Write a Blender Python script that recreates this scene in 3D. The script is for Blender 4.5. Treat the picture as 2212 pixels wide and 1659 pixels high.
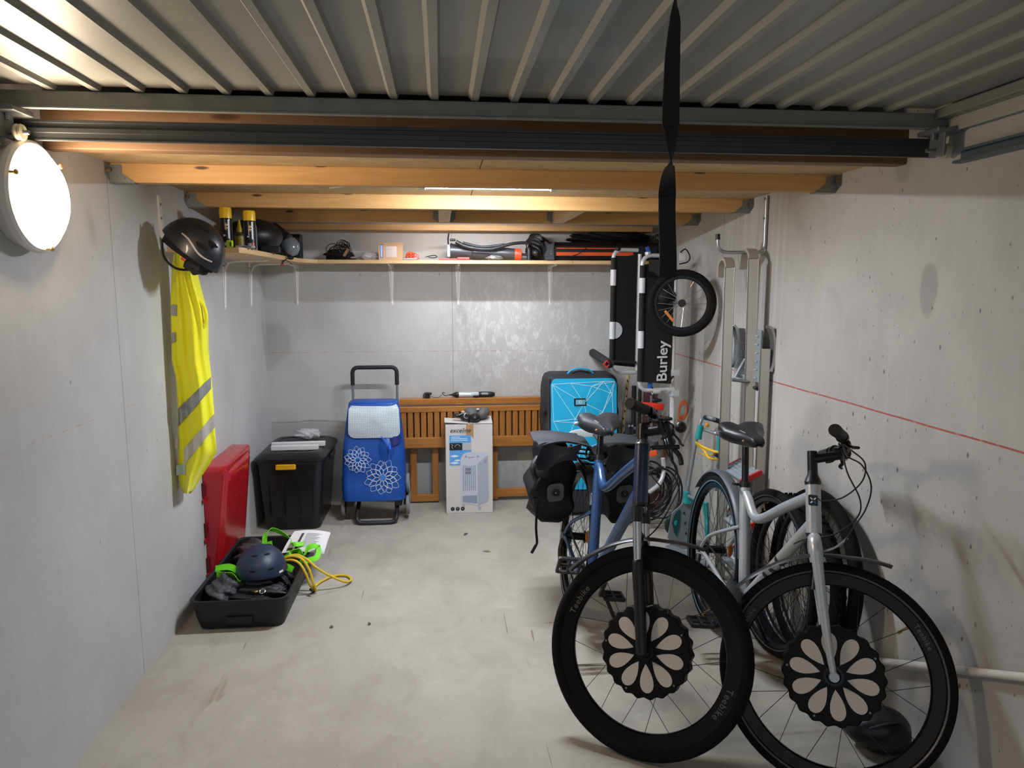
WORLD, EXPO, LED, LED2, LAMP = 0.06, 3.15, 130.0, 38.0, 8.0
import bpy, bmesh, math, random
from math import sin, cos, pi, radians as RAD, sqrt
from mathutils import Vector as V, Matrix
random.seed(7)
S = bpy.context.scene
for o in list(bpy.data.objects): bpy.data.objects.remove(o, do_unlink=True)

# ---------------------------------------------------------------- camera
YAW, PIT, FPX, CH = 0.100360451, 0.137533881, 1525.98886, 1.56584043
XL, XR, YB = -1.218, 1.629, 5.124                     # left wall, right wall, back wall
cf = V((sin(YAW)*cos(PIT), cos(YAW)*cos(PIT), -sin(PIT)))
cr = V((cos(YAW), -sin(YAW), 0)); cu = cr.cross(cf)
cam = bpy.data.cameras.new('camera'); cam_o = bpy.data.objects.new('camera', cam)
S.collection.objects.link(cam_o)
M = Matrix((cr, cu, -cf)).transposed().to_4x4(); M.translation = (0, 0, CH)
cam_o.matrix_world = M
cam.sensor_width = 36; cam.lens = FPX/2212*36; cam.clip_start = 0.02
S.camera = cam_o
def at(px, py, ax, v):
    """the point of the plane x, y or z = v that lies behind a pixel of the survey photograph"""
    d = cf + cr*((px-1106)/FPX) - cu*((py-829.5)/FPX)
    i = 'xyz'.index(ax); c = V((0, 0, CH))
    return c + d*((v-c[i])/d[i])

# ---------------------------------------------------------------- world and exposure
w = bpy.data.worlds.new('night'); S.world = w; w.use_nodes = True
w.node_tree.nodes['Background'].inputs[0].default_value = (0.80, 0.90, 1.0, 1)
w.node_tree.nodes['Background'].inputs[1].default_value = WORLD
S.view_settings.view_transform = 'Standard'; S.view_settings.look = 'None'
S.view_settings.exposure = EXPO; S.view_settings.gamma = 1.0
try: S.view_settings.use_curve_mapping = False
except Exception: pass
S.cycles.max_bounces = 8; S.cycles.diffuse_bounces = 5; S.cycles.glossy_bounces = 4
S.cycles.use_denoising = True
S.cycles.sample_clamp_indirect = 6

# ---------------------------------------------------------------- materials
def lin(h):
    h = h.lstrip('#'); c = [int(h[i:i+2], 16)/255 for i in (0, 2, 4)]
    return tuple((x/12.92 if x <= .04045 else ((x+.055)/1.055)**2.4) for x in c)+(1,)
class N:
    """small node-tree writer"""
    def __init__(s, name):
        s.m = bpy.data.materials.new(name); s.m.use_nodes = True; s.t = s.m.node_tree
        s.b = s.t.nodes['Principled BSDF']
    def n(s, kind, **kw):
        x = s.t.nodes.new(kind)
        for k, v in kw.items():
            if k.startswith('i_'):
                key = k[2:]; key = int(key) if key.isdigit() else key.replace('_', ' ')
                s.set(x.inputs[key], v)
            else: setattr(x, k, v)
        return x
    def set(s, inp, v):
        if isinstance(v, bpy.types.NodeSocket): s.t.links.new(v, inp)
        else: inp.default_value = v
    def math(s, op, a, b=0.0, c=0.0):
        x = s.n('ShaderNodeMath', operation=op); s.set(x.inputs[0], a); s.set(x.inputs[1], b); s.set(x.inputs[2], c); return x.outputs[0]
    def mix(s, f, a, b, mode='MIX'):
        x = s.n('ShaderNodeMix', data_type='RGBA', blend_type=mode)
        s.set(x.inputs[0], f); s.set(x.inputs[6], a); s.set(x.inputs[7], b); return x.outputs[2]
    def ramp(s, f, a, b, ca=(0, 0, 0, 1), cb=(1, 1, 1, 1)):
        x = s.n('ShaderNodeValToRGB'); s.set(x.inputs[0], f)
        e = x.color_ramp.elements; e[0].position = a; e[1].position = b; e[0].color = ca; e[1].color = cb
        return x.outputs[0]
    def pos(s): return s.n('ShaderNodeTexCoord').outputs['Object']
    def noise(s, vec, scale, det=4, rough=.55, dist=0):
        x = s.n('ShaderNodeTexNoise'); s.set(x.inputs['Vector'], vec); x.inputs['Scale'].default_value = scale
        x.inputs['Detail'].default_value = det; x.inputs['Roughness'].default_value = rough; x.inputs['Distortion'].default_value = dist
        return x.outputs[0]
    def scale(s, vec, sc):
        x = s.n('ShaderNodeMapping'); s.set(x.inputs[0], vec); x.inputs['Scale'].default_value = sc; return x.outputs[0]
    def vor(s, vec, scale, out='Distance'):
        x = s.n('ShaderNodeTexVoronoi'); s.set(x.inputs['Vector'], vec); x.inputs['Scale'].default_value = scale; return x.outputs[out]
    def vor2(s, a, b, out='Distance'):
        q = s.n('ShaderNodeCombineXYZ'); s.set(q.inputs[0], a); s.set(q.inputs[1], b)
        x = s.n('ShaderNodeTexVoronoi', voronoi_dimensions='2D'); s.set(x.inputs['Vector'], q.outputs[0]); x.inputs['Scale'].default_value = 1.0; return x.outputs[out]
    def sep(s, vec):
        q = s.n('ShaderNodeSeparateXYZ'); s.set(q.inputs[0], vec); return q.outputs
    def bump(s, h, strength, dist=.01):
        x = s.n('ShaderNodeBump'); s.set(x.inputs['Height'], h); x.inputs['Strength'].default_value = strength; x.inputs['Distance'].default_value = dist
        s.t.links.new(x.outputs[0], s.b.inputs['Normal'])
_mc = {}
def mat(name, col, rough=.5, metal=0.0, var=.08, vs=14.0, bump=0.0, bs=80.0, coat=0.0, alpha=1.0, trans=0.0, spec=.5):
    """plain procedural material: a colour with slight wear and an optional grain"""
    if name in _mc: return _mc[name]
    k = N(name); c = lin(col); p = k.pos()
    dark = tuple(x*(1-var) for x in c[:3])+(1,); lite = tuple(min(1, x*(1+var)) for x in c[:3])+(1,)
    nz = k.noise(p, vs)
    k.set(k.b.inputs['Base Color'], k.mix(nz, dark, lite))
    k.b.inputs['Metallic'].default_value = metal
    k.set(k.b.inputs['Roughness'], k.math('ADD', k.math('MULTIPLY', nz, .12), max(0.02, rough-.06)))
    k.b.inputs['Coat Weight'].default_value = coat; k.b.inputs['Specular IOR Level'].default_value = spec
    if alpha < 1: k.b.inputs['Alpha'].default_value = alpha
    if trans: k.b.inputs['Transmission Weight'].default_value = trans
    if bump: k.bump(k.noise(p, bs, 3), bump, .002)
    _mc[name] = k.m; return k.m
def wood(name, c1, c2, axis=0, rough=.5, sc=1.0, knots=0.0, coat=0.0):
    if name in _mc: return _mc[name]
    k = N(name); p = k.pos()
    st = [9*sc]*3; st[axis] = .55*sc
    q = k.scale(p, st)
    g = k.noise(q, 4.0, 8, .65, 1.2)
    fine = k.noise(k.scale(p, [60*sc if i != axis else 1.2*sc for i in range(3)]), 3.0, 6, .7)
    f = k.math('ADD', k.math('MULTIPLY', g, .75), k.math('MULTIPLY', fine, .3))
    col = k.mix(k.ramp(f, .32, .72), lin(c1), lin(c2))
    if knots:
        so = k.sep(p); ka, kb_ = k.math('MULTIPLY', so[axis], 2.6*knots), k.math('MULTIPLY', k.math('ADD', so[2], 0.0), 11.0*knots); d = k.vor2(ka, kb_)
        kc = k.n('ShaderNodeSeparateColor'); k.set(kc.inputs[0], k.vor2(ka, kb_, 'Color')); d = k.math('ADD', d, k.math('MULTIPLY', k.math('LESS_THAN', kc.outputs[0], .62), 1.0))
        col = k.mix(k.ramp(d, .045, .085, (1, 1, 1, 1), (0, 0, 0, 1)), col, lin('#4a2a12'))
    k.set(k.b.inputs['Base Color'], col); k.b.inputs['Roughness'].default_value = rough
    k.b.inputs['Coat Weight'].default_value = coat
    k.bump(fine, .25, .001)
    _mc[name] = k.m; return k.m
def emit(name, col, s, base='#ffffff'):
    k = N(name); k.b.inputs['Emission Color'].default_value = lin(col); k.b.inputs['Emission Strength'].default_value = s
    p = k.pos(); k.set(k.b.inputs['Base Color'], k.mix(k.noise(p, 10), lin(base), lin('#f4f4f4')))
    return k.m
def concrete(name, base, dark, kind):
    k = N(name); p = k.pos()
    sep = k.n('ShaderNodeSeparateXYZ'); k.set(sep.inputs[0], p); X, Y, Z = sep.outputs
    big = k.noise(p, 1.1, 5, .6, .4); mid = k.noise(p, 5.0, 6, .6, .3); fine = k.noise(p, 60.0, 5, .7)
    col = k.mix(k.ramp(big, .30, .72), lin(dark), lin(base))
    col = k.mix(k.math('MULTIPLY', k.ramp(mid, .50, .78), .35), col, lin(dark))
    warm = k.noise(p, .9, 3, .5, .2)
    col = k.mix(k.math('MULTIPLY', k.ramp(warm, .48, .72), .35), col, lin('#9c9184'))
    col = k.mix(k.math('MULTIPLY', fine, .18), col, lin('#6d6c69'))
    h = k.math('ADD', k.math('MULTIPLY', mid, .5), k.math('MULTIPLY', fine, .25))
    if kind != 'floor':
        # form-work streaks that run down the wall
        stz = k.scale(p, (14, 14, .8))
        streak = k.noise(stz, 2.0, 6, .65)
        col = k.mix(k.math('MULTIPLY', k.ramp(streak, .48, .72), .07), col, lin('#e3e2df'))
        # pin holes and chips, denser in patches
        H_ = X if kind == 'back' else Y
        def pits(n_, keep, r0, r1):
            a, b_ = k.math('MULTIPLY', H_, n_), k.math('MULTIPLY', Z, n_*.55)
            d_ = k.vor2(a, b_); cs = k.n('ShaderNodeSeparateColor'); k.set(cs.inputs[0], k.vor2(a, b_, 'Color'))
            d_ = k.math('MULTIPLY', d_, k.math('ADD', .7, k.math('MULTIPLY', cs.outputs[1], 1.8)))
            return k.math('MULTIPLY', k.math('GREATER_THAN', cs.outputs[0], keep), k.ramp(d_, r0, r1, (1, 1, 1, 1), (0, 0, 0, 1)))
        zone = k.ramp(k.noise(p, 1.6, 3), .36 if kind == 'right' else .5, .56 if kind == 'right' else .62)
        pm = k.math('MULTIPLY', pits(24.0, .62 if kind == 'right' else .85, .06, .11), zone)
        pm2 = pits(9.0, .90 if kind == 'right' else .94, .03, .055)
        pa = k.math('MAXIMUM', k.math('MULTIPLY', pm, .8 if kind == 'right' else .3), k.math('MULTIPLY', pm2, .7 if kind == 'right' else .4))
        col = k.mix(pa, col, lin('#403d3b'))
        h = k.math('SUBTRACT', h, pa)
        # damp blotches
        bl = k.noise(k.scale(p, (1, 1, .6)), 2.6, 2, .4, .8)
        col = k.mix(k.math('MULTIPLY', k.ramp(bl, .66, .72), .35), col, lin('#8d8a80'))
        # red chalk level line, one metre above the slab, worn through in places
        wob = k.math('MULTIPLY', k.math('SUBTRACT', k.noise(p, 3.0, 2), .5), .006)
        d = k.math('ABSOLUTE', k.math('SUBTRACT', k.math('ADD', Z, wob), 1.1))
        wear = k.ramp(k.noise(p, 22.0 if kind != 'right' else 30.0, 4), {'left': .55, 'back': .40, 'right': .22}[kind], {'left': .6, 'back': .6, 'right': .42}[kind])
        lm = k.math('MULTIPLY', k.math('LESS_THAN', d, .0032 if kind == 'right' else .0024), wear)
        col = k.mix(k.math('MULTIPLY', lm, {'right': .85, 'back': .55, 'left': .35}[kind]), col, lin('#a83c30' if kind == 'right' else '#a8705f'))
        if kind == 'back':
            # lime spatter thrown up the middle and right of the wall
            q = k.scale(p, (1, 1, .45))
            sp = k.vor(q, 34.0); sp2 = k.noise(q, 22.0, 5, .75, .5)
            dx = k.math('SUBTRACT', X, .62); dz = k.math('SUBTRACT', Z, 1.22)
            dz2 = k.math('SUBTRACT', Z, .35)
            m1 = k.math('EXPONENT', k.math('MULTIPLY', k.math('ADD', k.math('MULTIPLY', k.math('MULTIPLY', dx, dx), 3.6), k.math('MULTIPLY', k.math('MULTIPLY', dz, dz), 5.5)), -1.0))
            m2 = k.math('MULTIPLY', k.math('GREATER_THAN', X, .36), k.math('LESS_THAN', Z, .75))
            m = k.math('MAXIMUM', m1, k.math('MULTIPLY', m2, .7))
            sm = k.math('MULTIPLY', k.ramp(sp2, .50, .60), m)
            col = k.mix(k.math('MULTIPLY', sm, .75), col, lin('#dcdbd6'))
            sm2 = k.math('MULTIPLY', k.ramp(sp, .10, .22, (1, 1, 1, 1), (0, 0, 0, 1)), m)
            col = k.mix(k.math('MULTIPLY', sm2, .55), col, lin('#e2e1dc'))
            # older, darker pour below the lift joint
            jz = k.math('ADD', .60, k.math('MULTIPLY', k.math('SUBTRACT', k.noise(p, 2.0, 3), .5), .10))
            low = k.math('MULTIPLY', k.ramp(k.math('SUBTRACT', jz, Z), 0.0, .02), .28)
            col = k.mix(low, col, lin('#6f6a62'))
            jl = k.math('MULTIPLY', k.math('LESS_THAN', X, -.55), k.math('LESS_THAN', k.math('ABSOLUTE', k.math('SUBTRACT', jz, Z)), .006))
            col = k.mix(k.math('MULTIPLY', jl, .45), col, lin('#4e4a45'))
            sx = k.math('LESS_THAN', k.math('ABSOLUTE', k.math('SUBTRACT', X, .085)), .0022)
            col = k.mix(k.math('MULTIPLY', sx, .45), col, lin('#3f3e3c'))
        else:
            ys = [2.82] if kind == 'left' else [4.0]
            for yy in ys:
                sx = k.math('LESS_THAN', k.math('ABSOLUTE', k.math('SUBTRACT', Y, yy)), .003)
                col = k.mix(k.math('MULTIPLY', sx, .4), col, lin('#4a4845'))
        if kind == 'right':
            for y0, z0, sy, sz, am in ((2.24, 1.56, .05, .10, .5), (2.42, 2.0, .05, .07, .35), (2.0, .62, .35, .22, .28), (2.9, .75, .22, .3, .22)):
                ey = k.math('DIVIDE', k.math('SUBTRACT', Y, y0), sy); ez = k.math('DIVIDE', k.math('SUBTRACT', Z, z0), sz)
                rr_ = k.math('ADD', k.math('MULTIPLY', ey, ey), k.math('ADD', k.math('MULTIPLY', ez, ez), k.math('MULTIPLY', k.math('SUBTRACT', mid, .5), 2.2)))
                col = k.mix(k.math('MULTIPLY', k.ramp(rr_, .6, 1.1, (1, 1, 1, 1), (0, 0, 0, 1)), am), col, lin('#84807a'))
            yb = k.math('MULTIPLY', k.math('LESS_THAN', Y, 4.0), k.math('GREATER_THAN', Y, 3.25))
            st2 = k.noise(k.scale(p, (30, 30, .4)), 2.0, 5, .7)
            col = k.mix(k.math('MULTIPLY', k.math('MULTIPLY', yb, k.ramp(st2, .45, .65)), .22), col, lin('#e6e4e0'))
    else:
        # trowel swirl, dust, rust freckles and a few drag marks
        sw = k.noise(k.scale(p, (1.4, .9, 1)), 2.6, 7, .62, 1.4)
        col = k.mix(k.math('MULTIPLY', k.ramp(sw, .45, .70), .34), col, lin('#7d766b'))
        dust = k.noise(p, 8.0, 6, .7, .6)
        col = k.mix(k.math('MULTIPLY', k.ramp(dust, .55, .75), .3), col, lin('#c3beb2'))
        rs = k.noise(k.scale(p, (3.2, .55, 1)), 3.0, 3, .5, .3)
        col = k.mix(k.math('MULTIPLY', k.ramp(rs, .68, .73), .4), col, lin('#8b5f45'))
        sc = k.noise(k.scale(p, (26, 1.3, 1)), 1.6, 2, .5, .2)
        col = k.mix(k.math('MULTIPLY', k.ramp(sc, .74, .77), .6), col, lin('#5a4436'))
        fl = k.vor(p, 16.0)
        col = k.mix(k.math('MULTIPLY', k.ramp(fl, .03, .045, (1, 1, 1, 1), (0, 0, 0, 1)), .5), col, lin('#4c4740'))
    k.set(k.b.inputs['Base Color'], col)
    k.set(k.b.inputs['Roughness'], k.math('ADD', .62, k.math('MULTIPLY', mid, .25)))
    k.bump(h, .35, .006)
    return k.m

# ---------------------------------------------------------------- mesh helpers
class MB:
    def __init__(s): s.v = []; s.f = []
    def add(s, vs, fs):
        n = len(s.v); s.v += [V(x) for x in vs]; s.f += [tuple(i+n for i in f) for f in fs]; return s
    def box(s, c, d, R=None, bev=0.0):
        """box with centre c and full size d, optional rotation matrix and bevel"""
        c = V(c); hx, hy, hz = [x/2 for x in d]
        if bev <= 0:
            vs = [V((x, y, z)) for x in (-hx, hx) for y in (-hy, hy) for z in (-hz, hz)]
            fs = [(0, 1, 3, 2), (4, 6, 7, 5), (0, 4, 5, 1), (2, 3, 7, 6), (0, 2, 6, 4), (1, 5, 7, 3)]
        else:
            bm = bmesh.new(); bmesh.ops.create_cube(bm, size=1)
            for v in bm.verts: v.co = V((v.co.x*d[0], v.co.y*d[1], v.co.z*d[2]))
            bmesh.ops.bevel(bm, geom=list(bm.edges), offset=min(bev, min(d)*.49), segments=2, affect='EDGES', profile=.6)
            bm.verts.index_update(); vs = [v.co.copy() for v in bm.verts]; fs = [[v.index for v in f.verts] for f in bm.faces]; bm.free()
        if R is not None: vs = [R @ v for v in vs]
        return s.add([c+v for v in vs], fs)
    def bb(s, x0, x1, y0, y1, z0, z1, bev=0.0):
        return s.box(((x0+x1)/2, (y0+y1)/2, (z0+z1)/2), (x1-x0, y1-y0, z1-z0), None, bev)
    def beam(s, a, b, wd, ht, up=(0, 0, 1), bev=0.0):
        a, b = V(a), V(b); y = (b-a); L = y.length; y.normalize(); x = y.cross(V(up)).normalized(); z = x.cross(y)
        return s.box((a+b)/2, (wd, L, ht), Matrix((x, y, z)).transposed(), bev)
    def ring(s, c, ax, r, n, ref=None):
        ax = V(ax).normalized(); ref = V(ref) if ref is not None else (V((0, 0, 1)) if abs(ax.z) < .9 else V((1, 0, 0)))
        u = ax.cross(ref).normalized(); w = ax.cross(u)
        return [V(c)+u*(r*cos(2*pi*i/n))+w*(r*sin(2*pi*i/n)) for i in range(n)]
    def loft(s, rings, closed=False, caps=True):
        n = len(rings[0]); vs = [p for r in rings for p in r]; fs = []
        m = len(rings)
        for j in range(m if closed else m-1):
            k = (j+1) % m
            for i in range(n):
                i2 = (i+1) % n; fs.append((j*n+i, j*n+i2, k*n+i2, k*n+i))
        if caps and not closed: fs += [tuple(range(n-1, -1, -1)), tuple((m-1)*n+i for i in range(n))]
        return s.add(vs, fs)
    def cyl(s, a, b, r, r2=None, n=16, caps=True):
        a, b = V(a), V(b); r2 = r if r2 is None else r2
        return s.loft([s.ring(a, b-a, r, n), s.ring(b, b-a, r2, n)], caps=caps)
    def tube(s, pts, r, n=10, closed=False, flat=None, rad=None, caps=True):
        """round (or flattened) tube swept along a polyline with a parallel frame"""
        P = [V(p) for p in pts]; m = len(P); T = []
        for i in range(m):
            a = P[(i-1) % m] if (closed or i > 0) else P[i]; b = P[(i+1) % m] if (closed or i < m-1) else P[i]
            T.append((b-a).normalized())
        u = T[0].cross(V((0, 0, 1)))
        if u.length < .1: u = T[0].cross(V((1, 0, 0)))
        u.normalize(); rings = []
        for i in range(m):
            u = (u-T[i]*u.dot(T[i])).normalized(); w = T[i].cross(u)
            rr = rad[i] if rad else r; ra, rb = (rr, rr) if flat is None else (rr, rr*flat)
            rings.append([P[i]+u*(ra*cos(2*pi*j/n))+w*(rb*sin(2*pi*j/n)) for j in range(n)])
        return s.loft(rings, closed, caps)
    def ribbon(s, pts, side, wd, th):
        """flat strap: width along side vectors, thickness th"""
        P = [V(p) for p in pts]; m = len(P); rings = []
        for i in range(m):
            t = (P[min(i+1, m-1)]-P[max(i-1, 0)]).normalized()
            sd = V(side[i] if isinstance(side, list) else side); sd = (sd-t*sd.dot(t)).normalized(); nn = t.cross(sd)
            ww = wd[i] if isinstance(wd, list) else wd
            rings.append([P[i]+sd*ww/2+nn*th/2, P[i]-sd*ww/2+nn*th/2, P[i]-sd*ww/2-nn*th/2, P[i]+sd*ww/2-nn*th/2])
        return s.loft(rings)
    def lathe(s, c, ax, prof, n=24, ref=None, sx=1.0):
        """profile [(radius, distance along axis)]"""
        ax = V(ax).normalized(); return s.loft([s.ring(V(c)+ax*h, ax, max(r, 1e-4), n, ref) for r, h in prof])
    def torus(s, c, ax, R, r, n=48, m=12, ry=None, ref=None):
        ax = V(ax).normalized(); base = s.ring(c, ax, 1.0, n, ref); rings = []; ry = ry or r
        for p in base:
            d = (p-V(c)); rings.append([V(c)+d*(R+r*cos(2*pi*j/m))+ax*(ry*sin(2*pi*j/m)) for j in range(m)])
        return s.loft(rings, closed=True)
    def band(s, c, ax, prof, n=64):
        """closed ring whose cross-section is the polygon [(radius, axial)]"""
        ax = V(ax).normalized(); base = s.ring(c, ax, 1.0, n)
        return s.loft([[V(c)+(p-V(c))*r+ax*h for r, h in prof] for p in base], closed=True)
    def ell(s, c, r, R=None, n=20, m=12, f=None):
        """ellipsoid; f(unit vector) may scale it locally"""
        vs = [V((0, 0, 1))]; 
        for j in range(1, m):
            t = pi*j/m
            for i in range(n): a = 2*pi*i/n; vs.append(V((sin(t)*cos(a), sin(t)*sin(a), cos(t))))
        vs.append(V((0, 0, -1))); fs = []
        for i in range(n): fs.append((0, 1+i, 1+(i+1) % n))
        for j in range(m-2):
            for i in range(n):
                a = 1+j*n+i; b = 1+j*n+(i+1) % n; fs.append((a, a+n, b+n, b))
        L = len(vs)-1
        for i in range(n): fs.append((L, 1+(m-2)*n+(i+1) % n, 1+(m-2)*n+i))
        out = []
        for v in vs:
            k = f(v) if f else 1.0; q = V((v.x*r[0]*k, v.y*r[1]*k, v.z*r[2]*k))
            out.append(V(c)+(R @ q if R is not None else q))
        return s.add(out, fs)
    def prism(s, poly, o, u, w, th, holes=None):
        """polygon given in the (u, w) plane at o, extruded by th along u x w"""
        u, w = V(u).normalized(), V(w).normalized(); nn = u.cross(w); o = V(o)
        n = len(poly); a = [o+u*x+w*y-nn*th/2 for x, y in poly]; b = [p+nn*th for p in a]
        return s.add(a+b, [tuple(range(n-1, -1, -1)), tuple(range(n, 2*n))]+[(i, (i+1) % n, n+(i+1) % n, n+i) for i in range(n)])
    def grid(s, f, nu, nv, th=0.0, nrm=None):
        """sheet f(u, v) for u, v in 0..1; thickened along nrm when th > 0"""
        P = [[V(f(i/nu, j/nv)) for i in range(nu+1)] for j in range(nv+1)]
        vs = [p for r in P for p in r]; W = nu+1
        fs = [(j*W+i, j*W+i+1, (j+1)*W+i+1, (j+1)*W+i) for j in range(nv) for i in range(nu)]
        if th:
            nn = V(nrm).normalized()*th; n = len(vs); vs = vs+[p+nn for p in vs]
            fs += [tuple(n+i for i in reversed(q)) for q in fs]
            per = [i for i in range(W)]+[j*W+nu for j in range(1, nv+1)]+[nv*W+i for i in range(nu-1, -1, -1)]+[j*W for j in range(nv-1, 0, -1)]
            for a in range(len(per)):
                p, q = per[a], per[(a+1) % len(per)]; fs.append((q, p, n+p, n+q))
        return s.add(vs, fs)
    def xf(s, Mx): s.v = [Mx @ v for v in s.v]; return s
    def build(s, name, m, parent=None, smooth=None, base=None, fix=True):
        me = bpy.data.meshes.new(name); b = V(base) if base is not None else (parent_base(parent) if parent else V((0, 0, 0)))
        me.from_pydata([tuple(v-b) for v in s.v], [], s.f); me.validate()
        if fix:
            bm = bmesh.new(); bm.from_mesh(me); bmesh.ops.recalc_face_normals(bm, faces=bm.faces); bm.to_mesh(me); bm.free()
        if smooth is None: smooth = 40
        if smooth:
            me.shade_smooth()
            try: me.set_sharp_from_angle(angle=RAD(smooth))
            except Exception: pass
        me.materials.append(m); o = bpy.data.objects.new(name, me); S.collection.objects.link(o)
        if parent: o.parent = parent; o['b'] = tuple(b)
        else: o.location = b; o['b'] = tuple(b)
        return o
def parent_base(p): return V(p['b'])
def thing(name, label, cat, loc, group=None):
    o = bpy.data.objects.new(name, None); S.collection.objects.link(o); o.location = loc; o['b'] = tuple(V(loc))
    o.empty_display_size = .05
    return tag(o, label, cat, group)
def tag(o, label, cat, group=None, kind=None):
    o['label'] = label; o['category'] = cat
    if group: o['group'] = group
    if kind: o['kind'] = kind
    return o
def struct(o): o['kind'] = 'structure'; return o
def one(mb, name, m, label, cat, base, group=None, smooth=None, kind=None):
    return tag(mb.build(name, m, None, smooth, base), label, cat, group, kind)
def part_label(o, l): o['label'] = l; return o
def arc(c, r, a0, a1, n, u, w):
    c, u, w = V(c), V(u), V(w); return [c+u*(r*cos(a0+(a1-a0)*i/n))+w*(r*sin(a0+(a1-a0)*i/n)) for i in range(n+1)]
def smooth_path(pts, sub=6):
    """Catmull-Rom through the points"""
    P = [V(p) for p in pts]; out = []
    for i in range(len(P)-1):
        a = P[max(i-1, 0)]; b = P[i]; c = P[i+1]; d = P[min(i+2, len(P)-1)]
        for k in range(sub):
            t = k/sub; out.append(.5*((2*b)+(c-a)*t+(2*a-5*b+4*c-d)*t*t+(3*b-a-3*c+d)*t**3))
    out.append(P[-1]); return out
def round_poly(w, h, r, n=5):
    o = []
    for cx, cy, a in ((w/2-r, h/2-r, 0), (-w/2+r, h/2-r, pi/2), (-w/2+r, -h/2+r, pi), (w/2-r, -h/2+r, 1.5*pi)):
        o += [(cx+r*cos(a+i*pi/2/n), cy+r*sin(a+i*pi/2/n)) for i in range(n+1)]
    return o
def text_mesh(txt, size, o, u, w, m, parent, name='lettering', th=.0006, bold=0.0, shear=0.0, space=1.0, lift=.0008, path=None):
    """writing as thin mesh; path(x, y) may bend it"""
    cu_ = bpy.data.curves.new('t', 'FONT'); cu_.body = txt; cu_.size = size; cu_.offset = bold; cu_.shear = shear; cu_.space_character = space
    cu_.align_x = 'CENTER'; cu_.align_y = 'CENTER'; cu_.resolution_u = 4
    ob = bpy.data.objects.new('t', cu_); S.collection.objects.link(ob); bpy.context.view_layer.update()
    me = bpy.data.meshes.new_from_object(ob.evaluated_get(bpy.context.evaluated_depsgraph_get()))
    bpy.data.objects.remove(ob, do_unlink=True)
    u, w = V(u).normalized(), V(w).normalized(); nn = u.cross(w)
    mb = MB()
    if path: vs = [path(v.co.x, v.co.y) for v in me.vertices]; 
    else: vs = [V(o)+u*v.co.x+w*v.co.y+nn*lift for v in me.vertices]
    mb.add(vs, [tuple(p.vertices) for p in me.polygons])
    return mb.build(name, m, parent, smooth=0, fix=False)
# ================================================================ SETTING
m_floor = concrete('concrete_floor', '#b6b0a4', '#9d978b', 'floor')
m_wl = concrete('concrete_left', '#cbcbc8', '#b3b3b1', 'left')
m_wr = concrete('concrete_right', '#c3c0b9', '#a8a5a0', 'right')
m_wb = concrete('concrete_back', '#cfceca', '#b6b5b1', 'back')
struct(MB().bb(XL-.2, XR+.2, -1.6, YB+.2, -.12, 0).build('floor', m_floor, smooth=0))
struct(MB().bb(XL-.2, XL, -.4, YB+.2, 0, 2.42).build('wall_left', m_wl, smooth=0))
wr = struct(MB().bb(XR, XR+.2, -.4, YB+.2, 0, 2.42).build('wall_right', m_wr, smooth=0))
struct(MB().bb(XL, XR, YB, YB+.2, 0, 2.42).build('wall_back', m_wb, smooth=0))
struct(MB().bb(XL-.2, XR+.2, -.4, YB+.2, 2.42, 2.56).build('ceiling', mat('slab', '#8b8984', .9, bump=.3), smooth=0))

# orange site marks sprayed on the right wall
m_spray = mat('spray_orange', '#e8703c', .8, var=.15, vs=40)
g = MB()
def wallstroke(pts, r, g=g):
    P = smooth_path([(XR-.002, y, z) for y, z in pts], 5); g.ribbon(P, [(0, 1, 0)]*len(P) if 0 else [(0, (P[min(i+1, len(P)-1)]-P[max(i-1, 0)]).z, -(P[min(i+1, len(P)-1)]-P[max(i-1, 0)]).y) for i in range(len(P))], r, .001)
def wpx(pts): return [(lambda p: (p.y, p.z))(at(x_, y_, 'x', XR-.002)) for x_, y_ in pts]
wallstroke(wpx([(1466, 926), (1466, 905), (1467, 884), (1472, 871), (1480, 869), (1484, 880), (1482, 895), (1475, 902), (1468, 901)]), .030)
wallstroke(wpx([(1442, 905), (1448, 911), (1454, 916), (1457, 905)]), .030)
g2 = MB(); wallstroke([(4.93, .50), (4.95, .36), (4.98, .24)], .06, g2)
struct(g.build('trim_1', m_spray, smooth=0)); struct(g2.build('trim_2', mat('spray_faded', '#cd8467', .85, var=.2, vs=30), smooth=0))

# timber platform above the back of the garage
m_pine = wood('pine', '#cba068', '#b0844a', 0, .55, knots=1.0)
m_pine_pale = wood('pine_pale', '#dcb784', '#c49459', 0, .6)
m_edge = wood('shaded_pine', '#7f6042', '#61462c', 0, .6, knots=.6)  # same pine as the joists; shade on the beam's front is put into the colour
def osb():
    k = N('osb'); p = k.pos(); v = k.vor(k.scale(p, (16, 34, 16)), 1.0, 'Color'); nz = k.noise(p, 30, 6, .7)
    sep = k.n('ShaderNodeSeparateColor'); k.set(sep.inputs[0], v)
    col = k.mix(sep.outputs[0], lin('#c6aa7c'), lin('#b0925f')); col = k.mix(k.math('MULTIPLY', nz, .5), col, lin('#cbb089'))
    k.set(k.b.inputs['Base Color'], col); k.b.inputs['Roughness'].default_value = .75; k.bump(nz, .3, .002); return k.m
m_osb = osb()
m_galv = mat('galvanised', '#8f9494', .38, .85, var=.12, vs=60)
m_galv_d = mat('galvanised_dull', '#7a7f80', .5, .7, var=.15, vs=50)
seam = .16
b0 = (0, 2.46, 2.02)
for i, (x0, x1, lab) in enumerate(((XL, seam-.002, 'pale strand board overhead, left sheet of the platform'), (seam+.002, XR, 'pale strand board overhead, right sheet of the platform'))):
    one(MB().bb(x0, x1, 2.462, YB, 2.02, 2.042), 'platform_board', m_osb, lab, 'board', (x0, 2.46, 2.02), 'boards of the overhead platform', smooth=0)
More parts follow.
